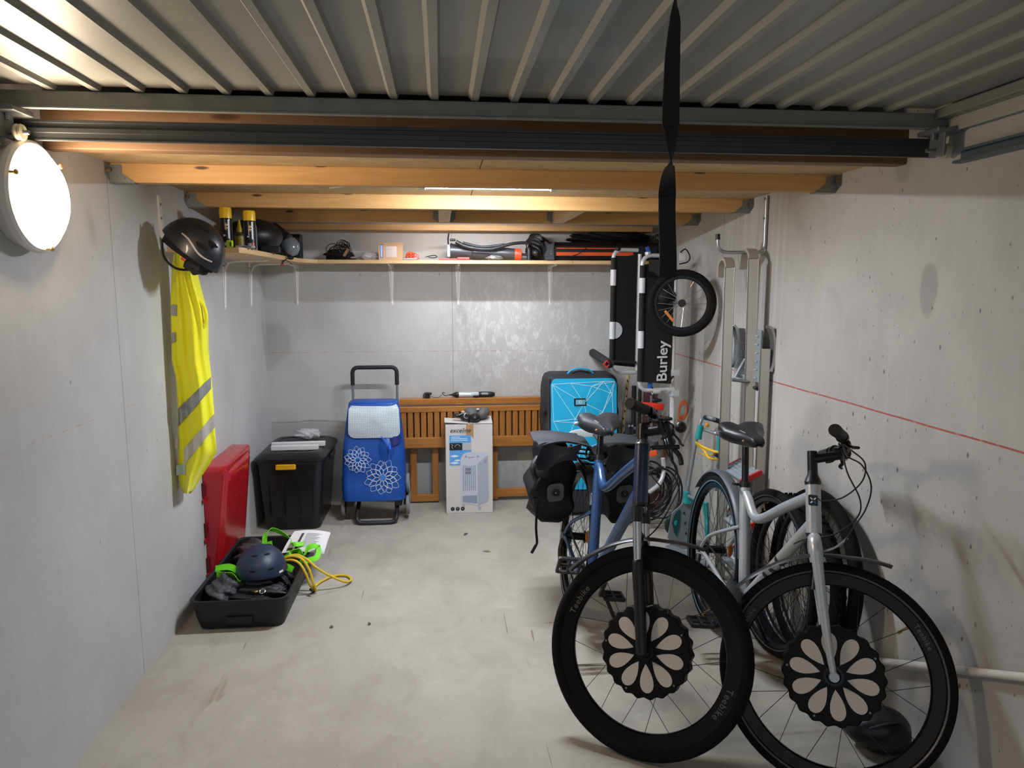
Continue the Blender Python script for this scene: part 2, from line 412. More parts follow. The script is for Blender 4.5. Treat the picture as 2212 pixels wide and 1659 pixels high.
one(MB().bb(XL, XR, 2.40, 2.46, 1.988, 2.125, .003), 'edge_beam', m_edge, 'pine edge beam in shade-darkened brown just behind the garage door rail', 'beam', (XL, 2.43, 2.0), smooth=0)
JL = ['front pine joist of the platform, nearest the garage door', 'second pine joist, with the light strip fixed just in front of it', 'third pine joist, carrying the two short blocks', 'thin pine batten fixed at the back wall above the shelf items']
for i, (y, z0, z1, th) in enumerate(((2.846, 1.950, 2.02, .045), (3.662, 1.950, 2.02, .045), (4.420, 1.950, 2.02, .045))):
    j = one(MB().bb(XL+.004, XR-.004, y, y+th, z0, z1, .003), 'ceiling_joist', m_pine, JL[i], 'joist', (XL, y, z0), 'pine joists of the platform', smooth=0)
one(MB().bb(XL+.02, XR-.12, 5.0, YB, 1.948, 1.988, .003), 'ceiling_joist', m_pine_pale, JL[3], 'joist', (XL, 5.0, 1.95), 'pine joists of the platform', smooth=0)
def hanger(x, s, y, zb, zt, lab):
    """galvanised joist hanger; s=+1 on the left wall, -1 on the right"""
    t = thing('joist_hanger', lab, 'bracket', (x, y, zb), 'galvanised joist hangers')
    a = MB(); h = zt-zb
    # wings on both faces of the joist, sloped like the pressed plate
    for yy in (y-.0028, y+.0478):
        a.prism([(0, 0), (s*.088, 0), (s*.045, h*.48), (s*.045, h*.93), (0, h*.93)], (x, yy, zb), (1, 0, 0), (0, 0, 1), .002)
    a.bb(min(x, x+s*.088), max(x, x+s*.088), y-.003, y+.048, zb-.003, zb-.001)
    a.build('saddle_plate', m_galv, t, 0)
    xx = x+s*.001
    MB().prism([(0, 0), (-.042, h*.35), (-.042, h*1.0), (0, h*1.0)], (xx, y, zb), (0, 1, 0), (0, 0, 1), .002).build('wall_flange', m_galv, t, 0)
    MB().prism([(.045, 0), (.087, h*.35), (.087, h*1.0), (.045, h*1.0)], (xx, y, zb), (0, 1, 0), (0, 0, 1), .002).build('wall_flange', m_galv, t, 0)
    for dx, dz in ((.03, .3), (.055, .22), (.03, .7)):
        MB().cyl((x+s*dx, y-.0035, zb+h*dz), (x+s*dx, y-.006, zb+h*dz), .0028, n=8).build('nail', m_galv_d, t)
    MB().cyl((xx, y-.024, zb+h*.62), (xx+s*.012, y-.024, zb+h*.62), .008, n=6).build('bolt', mat('bolt', '#a08a6d', .4, .8), t)
for y, lo in ((2.846, 'front joist'), (3.662, 'second joist'), (4.420, 'third joist')):
    hanger(XL, 1, y, 1.950, 2.018, f'galvanised hanger holding the left end of the {lo}')
    hanger(XR, -1, y, 1.950, 2.018, f'galvanised hanger holding the right end of the {lo}')
m_blk = wood('block_pine', '#d9bc91', '#c49d6c', 1, .65)
for x, lab in ((-.004, 'left of the two short pine blocks between joists'), (.697, 'right of the two short pine blocks between joists')):
    t = thing('joist_block', lab, 'timber block', (x, 4.0, 1.952), 'short blocks between joists')
    MB().bb(x, x+.068, 3.709, 4.418, 1.952, 2.018, .002).build('timber', m_blk, t, 0)
    for sx in (-1, 1):
        xx = x if sx < 0 else x+.068
        MB().prism([(0, 0), (sx*.035, .02), (sx*.035, .066), (0, .066)], (xx, 4.4165, 1.95), (1, 0, 0), (0, 0, 1), .002).build('block_hanger', m_galv_d, t, 0)
        for dz in (.025, .05): MB().cyl((xx+sx*.02, 4.4155, 1.95+dz), (xx+sx*.02, 4.413, 1.95+dz), .003, n=8).build('nail', m_galv, t)

# LED battens under the boards: one before the second joist, one hidden behind the third
m_led = mat('led_housing', '#d9d9d6', .4); m_cap = mat('led_cap', '#b9bbbb', .5)
for yl, S_, lab in ((3.21, LED, 'white LED batten light, lit, under the platform in front of the second joist'), (4.53, LED2, 'LED batten light behind the third joist, lighting the back shelf')):
    t = thing('led_batten', lab, 'light', (.214, yl, 2.02), 'LED battens under the platform')
    MB().bb(-.072, .500, yl-.015, yl+.015, 1.9965, 2.0195, .002).build('housing', m_led, t, 0)
    dif = MB(); dif.loft([[V((x, yl+.011*cos(a), 1.9965+.0055*sin(a))) for a in [pi+pi*i/10 for i in range(11)]] for x in (-.062, .490)]); dif.build('diffuser', emit('led_light', '#e7effc', S_), t)
    MB().bb(-.091, -.059, yl-.014, yl+.014, 1.986, 2.019, .003).build('end_cap', m_cap, t, 0); MB().bb(.496, .524, yl-.014, yl+.014, 1.986, 2.019, .003).build('end_cap', m_cap, t, 0)
    MB().tube(smooth_path([(-.09, yl, 2.012), (-.2, yl+.01, 2.012), (-.35, yl+.08, 2.014), (-.5, yl+.21, 2.014)], 4), .003, 6).build('cable', mat('cable_white', '#cfcdc8', .6), t)

# round bulkhead lamp on the left wall
LY, LZ = 2.235, 1.822
t = thing('bulkhead_lamp', 'round white bulkhead lamp, lit, on the left wall', 'lamp', (XL, LY, LZ))
m_lampb = mat('lamp_body', '#d2cfca', .45, var=.05)
MB().lathe((XL, LY, LZ), (1, 0, 0), [(.001, .0), (.135, .0), (.140, .006), (.146, .030), (.157, .038), (.160, .046), (.158, .058), (.150, .064), (.136, .064), (.134, .058), (.001, .058)], 64).build('housing', m_lampb, t, 30)
MB().lathe((XL, LY, LZ), (1, 0, 0), [(.135, .060), (.135, .066), (.126, .082), (.105, .096), (.075, .105), (.04, .110), (.001, .112)], 64).build('glass_diffuser', emit('lamp_light', '#ffe6c8', LAMP), t, 50)
for a in (2.35, -1.65, .35):
    c = V((XL+.064, LY-.146*cos(a), LZ+.146*sin(a)))
    MB().cyl(c, c+V((.012, 0, 0)), .0045, n=10).ell(c+V((.016, 0, 0)), (.006, .009, .009), n=10, m=6).build('screw', mat('brass_screw', '#b99a6a', .35, .9), t)

# ---------------------------------------------------------------- garage door pushed up under the slab
m_door = mat('door_sheet', '#8b8a82', .45, .10, var=.04, vs=3, coat=.1)
m_doorf = mat('door_frame', '#85867e', .42, .3, var=.05, vs=5)
t = thing('garage_door', 'grey ribbed steel up and over garage door, open overhead', 'garage door', (.2, 1.1, 2.11))
prof = []; x = XL+.03
xs = [-.125+.1175*k for k in range(-9, 15)]
zp, zr = 2.119, 2.106
pl = [(XL+.012, zp)]
for c in xs:
    if c-.022 < XL+.02 or c+.022 > XR-.10: continue
    pl += [(c-.021, zp), (c-.011, zr), (c+.009, zr), (c+.013, zp-.002), (c+.0145, zp)]
pl += [(XR-.075, zp)]
sh = MB(); a = []
for yy in (2.175, .12): a.append([V((px, yy, pz)) for px, pz in pl]+[V((px, yy, pz+.003)) for px, pz in reversed(pl)])
sh.loft(a); sh.build('ribbed_sheet', m_door, t, 25)
r = MB(); r.bb(XL+.012, XR-.02, 2.172, 2.205, 2.060, 2.1045, .003); r.bb(XL+.012, XR-.02, 2.160, 2.174, 2.055, 2.060, .001)
r.build('bottom_rail', m_doorf, t, 0)
MB().bb(XR-.075, XR-.03, .12, 2.172, 2.085, 2.115, .004).build('side_rail', m_doorf, t, 0)
MB().bb(XR-.032, XR-.024, .12, 2.172, 2.045, 2.115, .001).build('side_rail', mat('door_frame_pale', '#a7a69d', .45, .2), t, 0)
MB().bb(XL+.006, XL+.014, .12, 2.172, 2.05, 2.125, .001).build('side_rail', m_doorf, t, 0)
# roller brackets
for sx, xx in ((-1, XR-.045), (1, XL+.045)):
    b = MB(); b.bb(xx-.05, xx+.03, 2.12, 2.22, 2.040, 2.054, .003).bb(xx-.02, xx-.014, 2.13, 2.20, 1.972, 2.05, .002)
    br = b.build('roller_bracket', m_galv_d, t, 0)
    MB().cyl((xx-.05, 2.17, 1.99), (xx+.04, 2.17, 1.99), .006, n=10).build('axle', m_galv, br)
    MB().lathe((xx+.005, 2.17, 1.99), (1, 0, 0), [(.001, 0), (.021, 0), (.023, .005), (.018, .010), (.023, .015), (.021, .02), (.001, .02)], 20).build('roller', mat('roller', '#b5ac93', .5), br)
    for dx in (-.035, -.012): MB().cyl((xx+dx, 2.165, 2.040), (xx+dx, 2.165, 2.022), .006, n=6).build('bolt', m_galv, br)
m_track = mat('track_steel', '#66757a', .45, .6, var=.15, vs=8)
def ctrack(x, s, lab):
    p = [(0, 0), (.030, 0), (.030, .008), (.027, .008), (.027, .003), (.003, .003), (.003, .037), (.027, .037), (.027, .032), (.030, .032), (.030, .040), (0, .040)]
    q = MB(); n = len(p)
    path = [(1.0*y, z) for y, z in ((.0, 1.945), (1.9, 1.945), (2.06, 1.942), (2.14, 1.925), (2.20, 1.89), (2.235, 1.84))] if 0 else [(.0, 1.945), (2.13, 1.945)]
    q.loft([[V((x-s*px, y, z+pz)) for px, pz in p] for y, z in path])
    one(q, 'door_track', m_track, lab, 'rail', (x, 1.0, 1.945), 'side tracks of the garage door', smooth=0)
ctrack(XR-.004, 1, 'steel door track on the right wall under the open garage door')
ctrack(XL+.004, -1, 'steel door track on the left wall above the round lamp')
# steel head rail in front of the edge beam
p = [(2.250, 1.985), (2.262, 1.985), (2.262, 1.990), (2.300, 1.992), (2.300, 2.048), (2.262, 2.046), (2.250, 2.043), (2.250, 2.036), (2.256, 2.034), (2.256, 2.022), (2.250, 2.020), (2.250, 2.008), (2.254, 2.006), (2.254, 1.990), (2.250, 1.989)]
q = MB().loft([[V((x, y, z)) for y, z in p] for x in (XL+.002, XR-.002)])
one(q, 'head_rail', mat('head_rail', '#4a4c4c', .40, .5, var=.1, vs=6), 'dark steel head rail running wall to wall below the open garage door', 'rail', (0, 2.27, 1.99), smooth=0)
# ================================================================ LEFT SIDE
blk = lambda: mat('black_plastic', '#131315', .42, var=.1)
blkm = lambda: mat('black_matte', '#16161a', .7, var=.12, bump=.2, bs=200)
rub = lambda: mat('rubber', '#0c0c0d', .85, var=.15, vs=40, bump=.3, bs=150, spec=.2)
whitem = lambda: mat('white_paint', '#d6d4d0', .45, var=.05)
chrome = lambda: mat('chrome', '#c4c6c8', .2, .95, var=.05)
alu = lambda: mat('aluminium', '#b2b4b5', .33, .85, var=.10, vs=6)
# ---- white wall hook
t = thing('wall_hook', 'white metal wall hook holding the black helmet and yellow vest', 'hook', (XL, 3.3, 1.76))
hp = [(XL+.004, 3.30, 1.957), (XL+.004, 3.30, 1.80), (XL+.010, 3.30, 1.778), (XL+.03, 3.30, 1.765), (-1.10, 3.30, 1.756), (-1.03, 3.30, 1.758), (-1.0, 3.30, 1.775)]
MB().ribbon(smooth_path(hp, 4), (0, 1, 0), .030, .008).build('flat_bar', mat('hook_white', '#dcd4ca', .5, var=.15, vs=30), t, 0)
for z in (1.92, 1.86): MB().cyl((XL+.005, 3.30, z), (XL+.010, 3.30, z), .006, n=10).build('screw', m_galv_d, t)

# ---- helmets
def shell(L, W, H, c, R, rim, th=.022, n=40, m=14):
    """open helmet shell: outer and inner skin joined at a rim that varies with the azimuth"""
    q = MB(); rings = []
    for k, sc in ((0, 1), (1, .9)):
        for j in range(m+1):
            jj = j if k == 0 else m-j; ring = []
            for i in range(n):
                a = 2*pi*i/n; p = max(.02, jj/m)*rim(a)
                ex = V((L*cos(a)*sin(p), W*sin(a)*sin(p), H*cos(p)))*sc
                ring.append(V(c)+R @ ex)
            rings.append(ring)
    return q.loft(rings)
def onell(L, W, H, c, R, a, p, sc=1.0): return V(c)+R @ (V((L*cos(a)*sin(p), W*sin(a)*sin(p), H*cos(p)))*sc)
hc = at(412, 543, 'y', 3.17)+V((.0, 0, 0))
ux = (at(462, 590, 'y', 3.17)-at(355, 515, 'y', 3.17)).normalized(); uy = V((0, 1, 0)); uz = ux.cross(uy); uz = uz if uz.z > 0 else -uz; uy = uz.cross(ux)
Rh = Matrix((ux, uy, uz)).transposed()
t = thing('bike_helmet', 'black bicycle helmet hanging on the white wall hook over the yellow vest', 'helmet', hc, None)
m_hb = mat('helmet_black', '#1b1d22', .38, var=.1, coat=.2)
shell(.138, .100, .142, hc, Rh, lambda a: 1.50+.10*(1-abs(cos(a))) + .16*max(0, cos(a))).build('shell', m_hb, t, 60)
shell(.12, .084, .122, hc-uz*.004, Rh, lambda a: 1.75).build('foam_liner', mat('foam', '#0c0c0e', .9), t, 60)
for a, p in ((2.4, .9), (-2.2, .95), (-1.55, .55), (-.9, .9), (-1.2, 1.15)):
    v = onell(.140, .102, .144, hc, Rh, a, p, .985); MB().ell(v, (.030, .008, .010), Rh, 12, 8).build('vent', mat('vent_dark', '#050506', .9), t)
dec = [onell(.140, .102, .144, hc, Rh, a, p, 1.006) for a, p in ((-1.9, 1.18), (-1.65, 1.20), (-1.45, 1.27), (-1.2, 1.38), (-.95, 1.42), (-.65, 1.40))]
MB().tube(smooth_path(dec, 4), .003, 6, rad=[.0045-.003*abs(i/20-.5) for i in range(21)]).build('reflective_chevron', mat('silver_trim', '#c8bdb4', .4, .3), t)
MB().tube(smooth_path([hc-ux*.10-uy*.06-uz*.02, hc-ux*.06-uy*.05-uz*.075, hc-uy*.03-uz*.09, hc+ux*.05-uz*.06], 5), .005, 6, flat=.4).build('chin_strap', blk(), t)
MB().ell(hc+ux*.055-uz*.035-uy*.02, (.05, .06, .035), Rh, f=lambda v: 1+.12*sin(7*v.x+3*v.y)).build('head_ring', blkm(), t)
MB().box(hc+ux*.02-uz*.03-uy*.085, (.02, .008, .012), Rh, .002).build('dial', mat('red_bit', '#b3301f', .5), t)

# ---- high visibility vest
YV = 3.29
rows = [(532, 378, 410), (560, 373, 415), (600, 370, 422), (640, 369, 434), (665, 369, 441), (700, 369, 446), (740, 370, 446), (780, 371, 448), (820, 380, 453), (860, 382, 457), (900, 384, 461), (940, 384, 464), (975, 384, 468), (1000, 384, 455), (1030, 385, 435), (1055, 390, 421), (1066, 397, 412)]
def vrow(py):
    for a, b in zip(rows, rows[1:]):
        if a[0] <= py <= b[0]:
            f = (py-a[0])/(b[0]-a[0]); return a[1]+(b[1]-a[1])*f, a[2]+(b[2]-a[2])*f
def vsurf(u, py, off=0.0):
    l, r = vrow(py); px = l+(r-l)*u; p = at(px, py, 'y', YV)
    k = (py-532)/534
    fold = .016*sin(u*9+py*.006)*(.4+.6*k)+.010*sin(u*21-py*.011)*(1-k*.5)
    bulge = -.038*sin(pi*min(max(u, 0), 1))**.7
    return at(px, py, 'y', YV+bulge+fold-off)
q = MB(); nr = 60; rings = []
for j in range(nr+1):
    py = 532+534*j/nr; ring = [vsurf(i/22, py) for i in range(23)]
    back = [vsurf(i/22, py) for i in range(21, 0, -1)]
    back = [V((b.x, YV+.03+.030*sin(pi*(21-i)/22)+.008*sin(i*1.1+py*.01), b.z)) for i, b in enumerate(back)]
    rings.append(ring+back)
q.loft(rings)
k = N('hivis'); p_ = k.pos(); k.set(k.b.inputs['Base Color'], k.mix(k.noise(p_, 9), lin('#e8e400'), lin('#f6f11a')))
k.b.inputs['Roughness'].default_value = .75; k.b.inputs['Sheen Weight'].default_value = .3
k.bump(k.noise(p_, 500, 2), .15, .001); m_vest = k.m
t = thing('safety_vest', 'yellow high visibility vest hanging down the left wall', 'vest', (at(415, 800, 'y', YV)))
q.build('cloth', m_vest, t, 70)
m_refl = mat('reflective_band', '#9b9c9c', .35, .35, var=.12, vs=12, bump=.1)
m_refl2 = mat('reflective_band_bright', '#cfcac0', .32, .35, var=.08, vs=12)
def vband(p0, p1, w0, w1, m, name='reflective_band', n=14):
    """slanted band: lower edge from p0 to p1 (pixels), heights w0 and w1"""
    def f(u, v):
        px = p0[0]+(p1[0]-p0[0])*u; py = p0[1]+(p1[1]-p0[1])*u-(w0+(w1-w0)*u)*v; py = min(1064, max(534, py)); l, r = vrow(py)
        return vsurf((px-l)/(r-l), py, .0035)
    return MB().grid(f, n, 3, .001, (0, -1, 0)).build(name, m, t, 70)
vband((385, 922), (456, 840), 40, 26, m_refl); vband((397, 1005), (465, 922), 36, 30, m_refl2)
vband((370, 681), (382, 683), 24, 24, m_refl, n=3); vband((371, 742), (380, 738), 24, 20, m_refl, n=3)
vband((381, 1027), (401, 1024), 22, 22, mat('reflective_pale', '#b9c9c6', .35, .3), n=3)
vband((379, 968), (386, 968), 24, 24, m_refl2, 'size_tag', 3); vband((377, 672), (382, 672), 11, 11, m_refl2, 'size_tag', 2)
sl = [at(x_, y_, 'y', YV-.02) for x_, y_ in ((424, 640), (436, 655), (443, 668), (446, 690), (440, 706), (430, 705), (424, 690))]
MB().tube(smooth_path(sl, 4), .008, 8).build('armhole_hem', m_vest, t)

# ---- red crate lid against the wall
m_red = mat('red_plastic', '#b00f1c', .28, var=.05, coat=.35)
t = thing('crate_lid', 'red plastic crate lid standing on edge against the left wall', 'lid', (-1.17, 3.9, 0))
NT, FT = at(486, 988, 'y', 3.63), at(542, 963, 'y', 4.18); NB = V((at(482, 1200, 'y', 3.63).x, 3.63, .005)); FB = V((at(530, 1160, 'y', 4.18).x-.005, 4.18, .005))
NT.z = .66; FT.z = .665; NB.x = min(NB.x, -1.184); FB.x = min(FB.x, -1.184)
def lidp(u, v, d=0.0):
    """u along the length (near to far), v up, d outward"""
    p = NB*(1-u)*(1-v)+FB*u*(1-v)+NT*(1-u)*v+FT*u*v; return p+V((d, 0, 0))
def rr(s, d, n=6):
    o = []
    for cx, cy, a in ((1-s-.08*0, 1-s, 0), (s, 1-s, pi/2), (s, s, pi), (1-s, s, 1.5*pi)):
        o += [lidp(cx+.06*cos(a+i*pi/2/n), cy+.05*sin(a+i*pi/2/n), d) for i in range(n+1)]
    return o
q = MB()
def wallring(s):
    r = rr(s, 0); return [V((XL+.004, p.y, p.z)) for p in r]
q.loft([wallring(.062), rr(.062, -.018), rr(.062, -.012), rr(.066, -.004), rr(.078, 0), rr(.12, 0), rr(.14, .010), rr(.20, .012), rr(.30, .012)])
q.build('panel', m_red, t, 35)
for v0 in (.12, .40, .72):
    MB().bb(XL+.012, NB.x-.028, 3.60, 3.66, v0*.66, v0*.66+.022, .004).build('clip_lug', m_red, t, 0)
    MB().bb(XL+.012, NB.x-.034, 3.612, 3.66, v0*.66+.03, v0*.66+.10, .004).build('clip_recess', mat('red_dark', '#5c0810', .6), t, 0)

# ---- black storage box with yellow latch
m_box = mat('black_crate', '#141416', .36, var=.12, coat=.1)
t = thing('storage_box', 'tall black plastic storage box with a yellow latch, in the left corner', 'storage box', (-.96, 4.78, 0))
def rrect(cx, cy, hw, hd, r, z, n=4):
    return [V((cx+x_, cy+y_, z)) for x_, y_ in round_poly(2*hw, 2*hd, r, n)]
cx, cy = -.968, 4.79
q = MB(); q.loft([rrect(cx-.008, cy, .165, .25, .05, .0), rrect(cx-.006, cy, .175, .26, .05, .01), rrect(cx, cy, .205, .295, .045, .44), rrect(cx, cy, .212, .30, .045, .442), rrect(cx, cy, .212, .30, .045, .465)])
q.build('body', m_box, t, 35)
q = MB(); q.loft([rrect(cx, cy, .214, .302, .05, .463), rrect(cx, cy, .222, .312, .05, .466), rrect(cx, cy, .222, .312, .05, .482), rrect(cx, cy, .212, .302, .05, .490), rrect(cx, cy, .178, .265, .05, .510), rrect(cx, cy, .150, .235, .05, .512), rrect(cx, cy, .146, .23, .05, .507)])
ld = q.build('lid', m_box, t, 30)
for sx in (-.07, .07):
    for sy in (-.19, .1): MB().bb(cx+sx-.032, cx+sx+.032, cy+sy-.03, cy+sy+.03, .5055, .5125, .003).build('lid_pad', mat('black_pad', '#1d1d20', .6), ld, 0)
for sx in (-.075, .075): MB().bb(cx+sx-.035, cx+sx+.035, cy-.268, cy-.250, .02, .085, .006).build('foot_recess', mat('black_deep', '#08080a', .5), t, 0)
for sx in (-.14, -.05, .05, .14): MB().bb(cx+sx-.004, cx+sx+.004, cy-.289, cy-.276, .10, .40, .002).build('rib', m_box, t, 0)
q = MB(); q.box((cx-.02, cy-.314, .432), (.125, .022, .034), None, .008); q.box((cx-.02, cy-.322, .444), (.11, .01, .012), None, .004)
part_label(q.build('latch', mat('yellow_latch', '#e8a80c', .4, var=.04, coat=.2), t, 0), 'yellow latch')
q = MB(); q.box((cx+.222, cy, .44), (.02, .16, .03), None, .006).build('side_handle', m_box, t, 0)
m_wh = mat('white_plastic', '#dcdad8', .4, var=.03)
for i, (y0, x0, dx, z) in enumerate(((4.62, -1.105, .30, .525), (4.70, -1.12, .345, .529))):
    o = one(MB().beam((x0, y0, z), (x0+dx, y0+.005*i, z+.002), .035, .03, bev=.004), 'plastic_profile', m_wh, ('front of the two white plastic strips on the black storage box', 'rear of the two white plastic strips on the black storage box')[i], 'strip', (x0, y0, .512), 'white strips on the storage box', 0)
k = N('clear_film'); k.b.inputs['Base Color'].default_value = (.9, .9, .92, 1); k.b.inputs['Roughness'].default_value = .12; k.b.inputs['Alpha'].default_value = .42
k.bump(k.noise(k.pos(), 60, 4, .7), .6, .004); m_film = k.m
def crumple(c, r, seed, R=None, n=26, m=16, amp=.28):
    rnd = random.Random(seed); ph = [(rnd.uniform(3, 9), rnd.uniform(3, 9), rnd.uniform(3, 9), rnd.uniform(0, 6)) for _ in range(6)]
    pf = [(rnd.uniform(-22, 22), rnd.uniform(-22, 22), rnd.uniform(-22, 22), rnd.uniform(0, 6)) for _ in range(5)]
    fold = lambda v: sum(abs(sin(a*v.x+b*v.y+c_*v.z+d)) for a, b, c_, d in pf)/5-.64
    return MB().ell(c, r, R, n, m, f=lambda v: 1+amp*sum(sin(a*v.x+b*v.y+c_*v.z+d) for a, b, c_, d in ph)/3+.22*fold(v))
o = thing('plastic_bag', 'small clear plastic bag of white fittings on top of the black storage box', 'bag', (-.94, 4.98, .50))
crumple((-.93, 4.97, .545), (.085, .05, .035), 3).build('film', m_film, o, 0)
for i in range(5): MB().box((-.97+.02*i, 4.97+.008*(i % 2), .530+.004*(i % 3)), (.022, .016, .014), Matrix.Rotation(i*.7, 3, 'Z'), .002).build('fitting', m_wh, o, 0)

# ---- flat black tray full of gear
t = thing('storage_tray', 'shallow black plastic tray full of gear on the floor by the left wall', 'tray', (-.95, 3.58, 0))
tcx, tcy = -.938, 3.585
prof = [(.178, .385, .03, 0), (.19, .398, .045, .006), (.205, .410, .05, .06), (.212, .418, .05, .125), (.222, .428, .05, .13), (.222, .428, .05, .148), (.214, .420, .048, .150), (.206, .412, .046, .145), (.198, .40, .046, .06), (.18, .385, .04, .022), (.01, .01, .004, .02)]
q = MB(); q.loft([rrect(tcx, tcy, a, b, r, z, 5) for a, b, r, z in prof]); q.build('shell', mat('black_tray', '#101012', .5, var=.12), t, 35)
MB().box((tcx+.0, tcy-.413, .05), (.12, .012, .035), None, .005).build('grip_recess', mat('black_deep', '#08080a', .5), t, 0)
m_bag = mat('grey_fabric', '#3a3b3d', .55, var=.3, vs=18, bump=.35, bs=60)
m_bagd = mat('charcoal_fabric', '#1a1a1c', .6, var=.3, vs=18, bump=.35, bs=60)
def lump(c, r, seed, m, name, label, cat='bag', group=None, rot=0.0, amp=.22, n=30):
    return one(crumple(c, r, seed, Matrix.Rotation(rot, 3, 'Z'), n+26, 34, amp), name, m, label, cat, (c[0], c[1], c[2]-r[2]), group, 70)
lump((-1.035, 3.79, .125), (.080, .11, .068), 11, m_bag, 'gear_bag', 'crumpled grey fabric bag at the back left of the black tray', rot=.3)
lump((-1.040, 3.36, .125), (.080, .115, .060), 12, m_bag, 'gear_bag', 'crumpled grey fabric bag at the front left of the black tray', rot=-.2)
lump((-.885, 3.31, .10), (.13, .08, .05), 14, m_bagd, 'gear_bag', 'dark fabric bundle at the front of the black tray below the blue helmet', rot=.1)
lump((-.81, 3.50, .10), (.055, .10, .055), 15, m_bagd, 'gear_bag', 'dark fabric bundle at the right edge of the black tray', rot=.1)
q = thing('hardware_clip', 'small metal buckle lying on the dark bundle in the black tray', 'buckle', (-.85, 3.235, .14))
MB().torus((-.845, 3.235, .155), (0, -.6, 1), .012, .003, 20, 8).build('ring', chrome(), q); MB().ell((-.875, 3.24, .152), (.010, .008, .006)).build('rivet', mat('brass', '#b59a62', .3, .9), q)
# blue helmet
c = V((-.893, 3.42, .195)); R_ = Matrix.Rotation(.25, 3, 'Z') @ Matrix.Rotation(.10, 3, 'X')
t = thing('skate_helmet', 'matt navy blue skate helmet resting in the black tray', 'helmet', c)
m_navy = mat('navy_shell', '#1c2a41', .45, var=.08, vs=4)
shell(.118, .132, .112, c, R_, lambda a: 1.62+.10*cos(2*a), n=44).build('shell', m_navy, t, 60)
shell(.105, .118, .10, c-V((0, 0, .003)), R_, lambda a: 1.7).build('foam_liner', mat('foam', '#0c0c0e', .9), t, 60)
MB().torus(c+V((0, 0, -.006)), (.02, 0, 1), .118, .006, 44, 8).build('rim_edge', blk(), t)
for a, p, rz in ((-1.95, 1.15, 0), (-1.15, 1.15, 0), (-2.05, .52, .5), (-1.05, .52, -.5), (2.0, .7, .4), (1.0, .7, -.4)):
    v = onell(.118, .132, .112, c, R_, a, p, 1.0); nrm = (v-c); nrm.normalize()
    ux_ = V((0, 0, 1)).cross(nrm).normalized(); uz_ = nrm.cross(ux_)
    MB().ell(v, (.016, .0035, .006), Matrix((ux_, nrm, uz_)).transposed(), 14, 8).build('vent', mat('vent_dark', '#050506', .9), t)
vv = onell(.119, .133, .113, c, R_, -.72, 1.45, 1.01); nn = (vv-c).normalized(); uu = V((0, 0, 1)).cross(nn).normalized(); ww = nn.cross(uu)
MB().box(vv, (.026, .001, .010), Matrix((uu, nn, ww)).transposed()).build('badge', mat('badge_white', '#e6e6e6', .5), t, 0)

# green webbing straps
m_green = mat('green_webbing', '#74dc1c', .6, var=.1, vs=25, bump=.3, bs=400)
def strap(pts, wd, lab, sides=None, grp='bright green webbing straps in the tray'):
    P = smooth_path(pts, 7); n = len(P)
    sd = [V((sin(i*.13), cos(i*.13)*.5, .8)) for i in range(n)] if sides is None else sides
    return one(MB().ribbon(P, sd, wd, .0022), 'webbing_strap', m_green, lab, 'strap', pts[0], grp, 0)
strap([(-1.11, 3.42, .20), (-1.04, 3.40, .215), (-.99, 3.37, .20), (-.975, 3.33, .165), (-1.0, 3.34, .20), (-1.05, 3.38, .185), (-1.10, 3.40, .18)], .030, 'bright green webbing loop left of the blue helmet')
strap([(-.96, 3.78, .13), (-.965, 3.80, .22), (-.94, 3.84, .245), (-.88, 3.84, .22), (-.82, 3.80, .19), (-.80, 3.72, .20), (-.74, 3.76, .185), (-.70, 3.74, .165)], .026, 'bright green webbing strap arching behind the blue helmet')
strap([(-.93, 3.74, .12), (-.925, 3.73, .17), (-.93, 3.75, .21)], .030, 'short upright green webbing end behind the blue helmet')
strap([(-.83, 3.62, .16), (-.79, 3.60, .20), (-.76, 3.64, .195), (-.73, 3.62, .17), (-.71, 3.66, .20), (-.67, 3.70, .19), (-.665, 3.66, .15), (-.70, 3.60, .155), (-.74, 3.56, .16)], .028, 'tangled green webbing strap right of the blue helmet under the papers')
for k_ in range(3): strap([(-.83+.01*k_, 3.52-.02*k_, .15), (-.79, 3.52-.025*k_, .165), (-.755, 3.50-.02*k_, .155)], .012, ('highest', 'middle', 'lowest')[k_]+' of three narrow green webbing tails beside the blue helmet')
# papers
t = thing('instruction_leaflet', 'white printed instruction leaflet lying on the straps in the tray', 'leaflet', (-.74, 3.80, .2))
pc = [at(608, 1195, 'y', 3.72), at(697, 1196, 'y', 3.70), at(712, 1150, 'y', 3.84), at(636, 1148, 'y', 3.86)]
def leaf(u, v, d=0.0):
    p = pc[0]*(1-u)*(1-v)+pc[1]*u*(1-v)+pc[2]*u*v+pc[3]*(1-u)*v; return p+V((0, -d*.6, .010*sin(pi*u)+.006*sin(3*v)+d))
m_paper = mat('paper', '#dedcdc', .7, var=.02)
for i in range(3): MB().grid(lambda u, v: leaf(u+.01*i, v+.015*i, -.004*i), 10, 6, .0008, (0, 0, 1)).build('sheet', m_paper, t, 60)
m_ink = mat('ink', '#3a3b3c', .7); m_inkl = mat('ink_light', '#a3a3a5', .7)
MB().grid(lambda u, v: leaf(.28+.07*u, .08+.74*v, .0025), 2, 6).build('printed_bar', m_ink, t, 0)
for i in range(11): MB().grid(lambda u, v: leaf(.42+.40*u-.05*(i % 3)*u, .80-.062*i+.018*v, .0025), 6, 1).build('printed_line', m_inkl, t, 0)
MB().grid(lambda u, v: leaf(.80+.10*u, .08+.09*v, .0025), 2, 2).build('printed_mark', mat('ink_green', '#38605c', .7), t, 0)
MB().grid(lambda u, v: leaf(.10+.14*u, .06+.10*v, .0025), 3, 2).build('printed_mark', m_ink, t, 0)
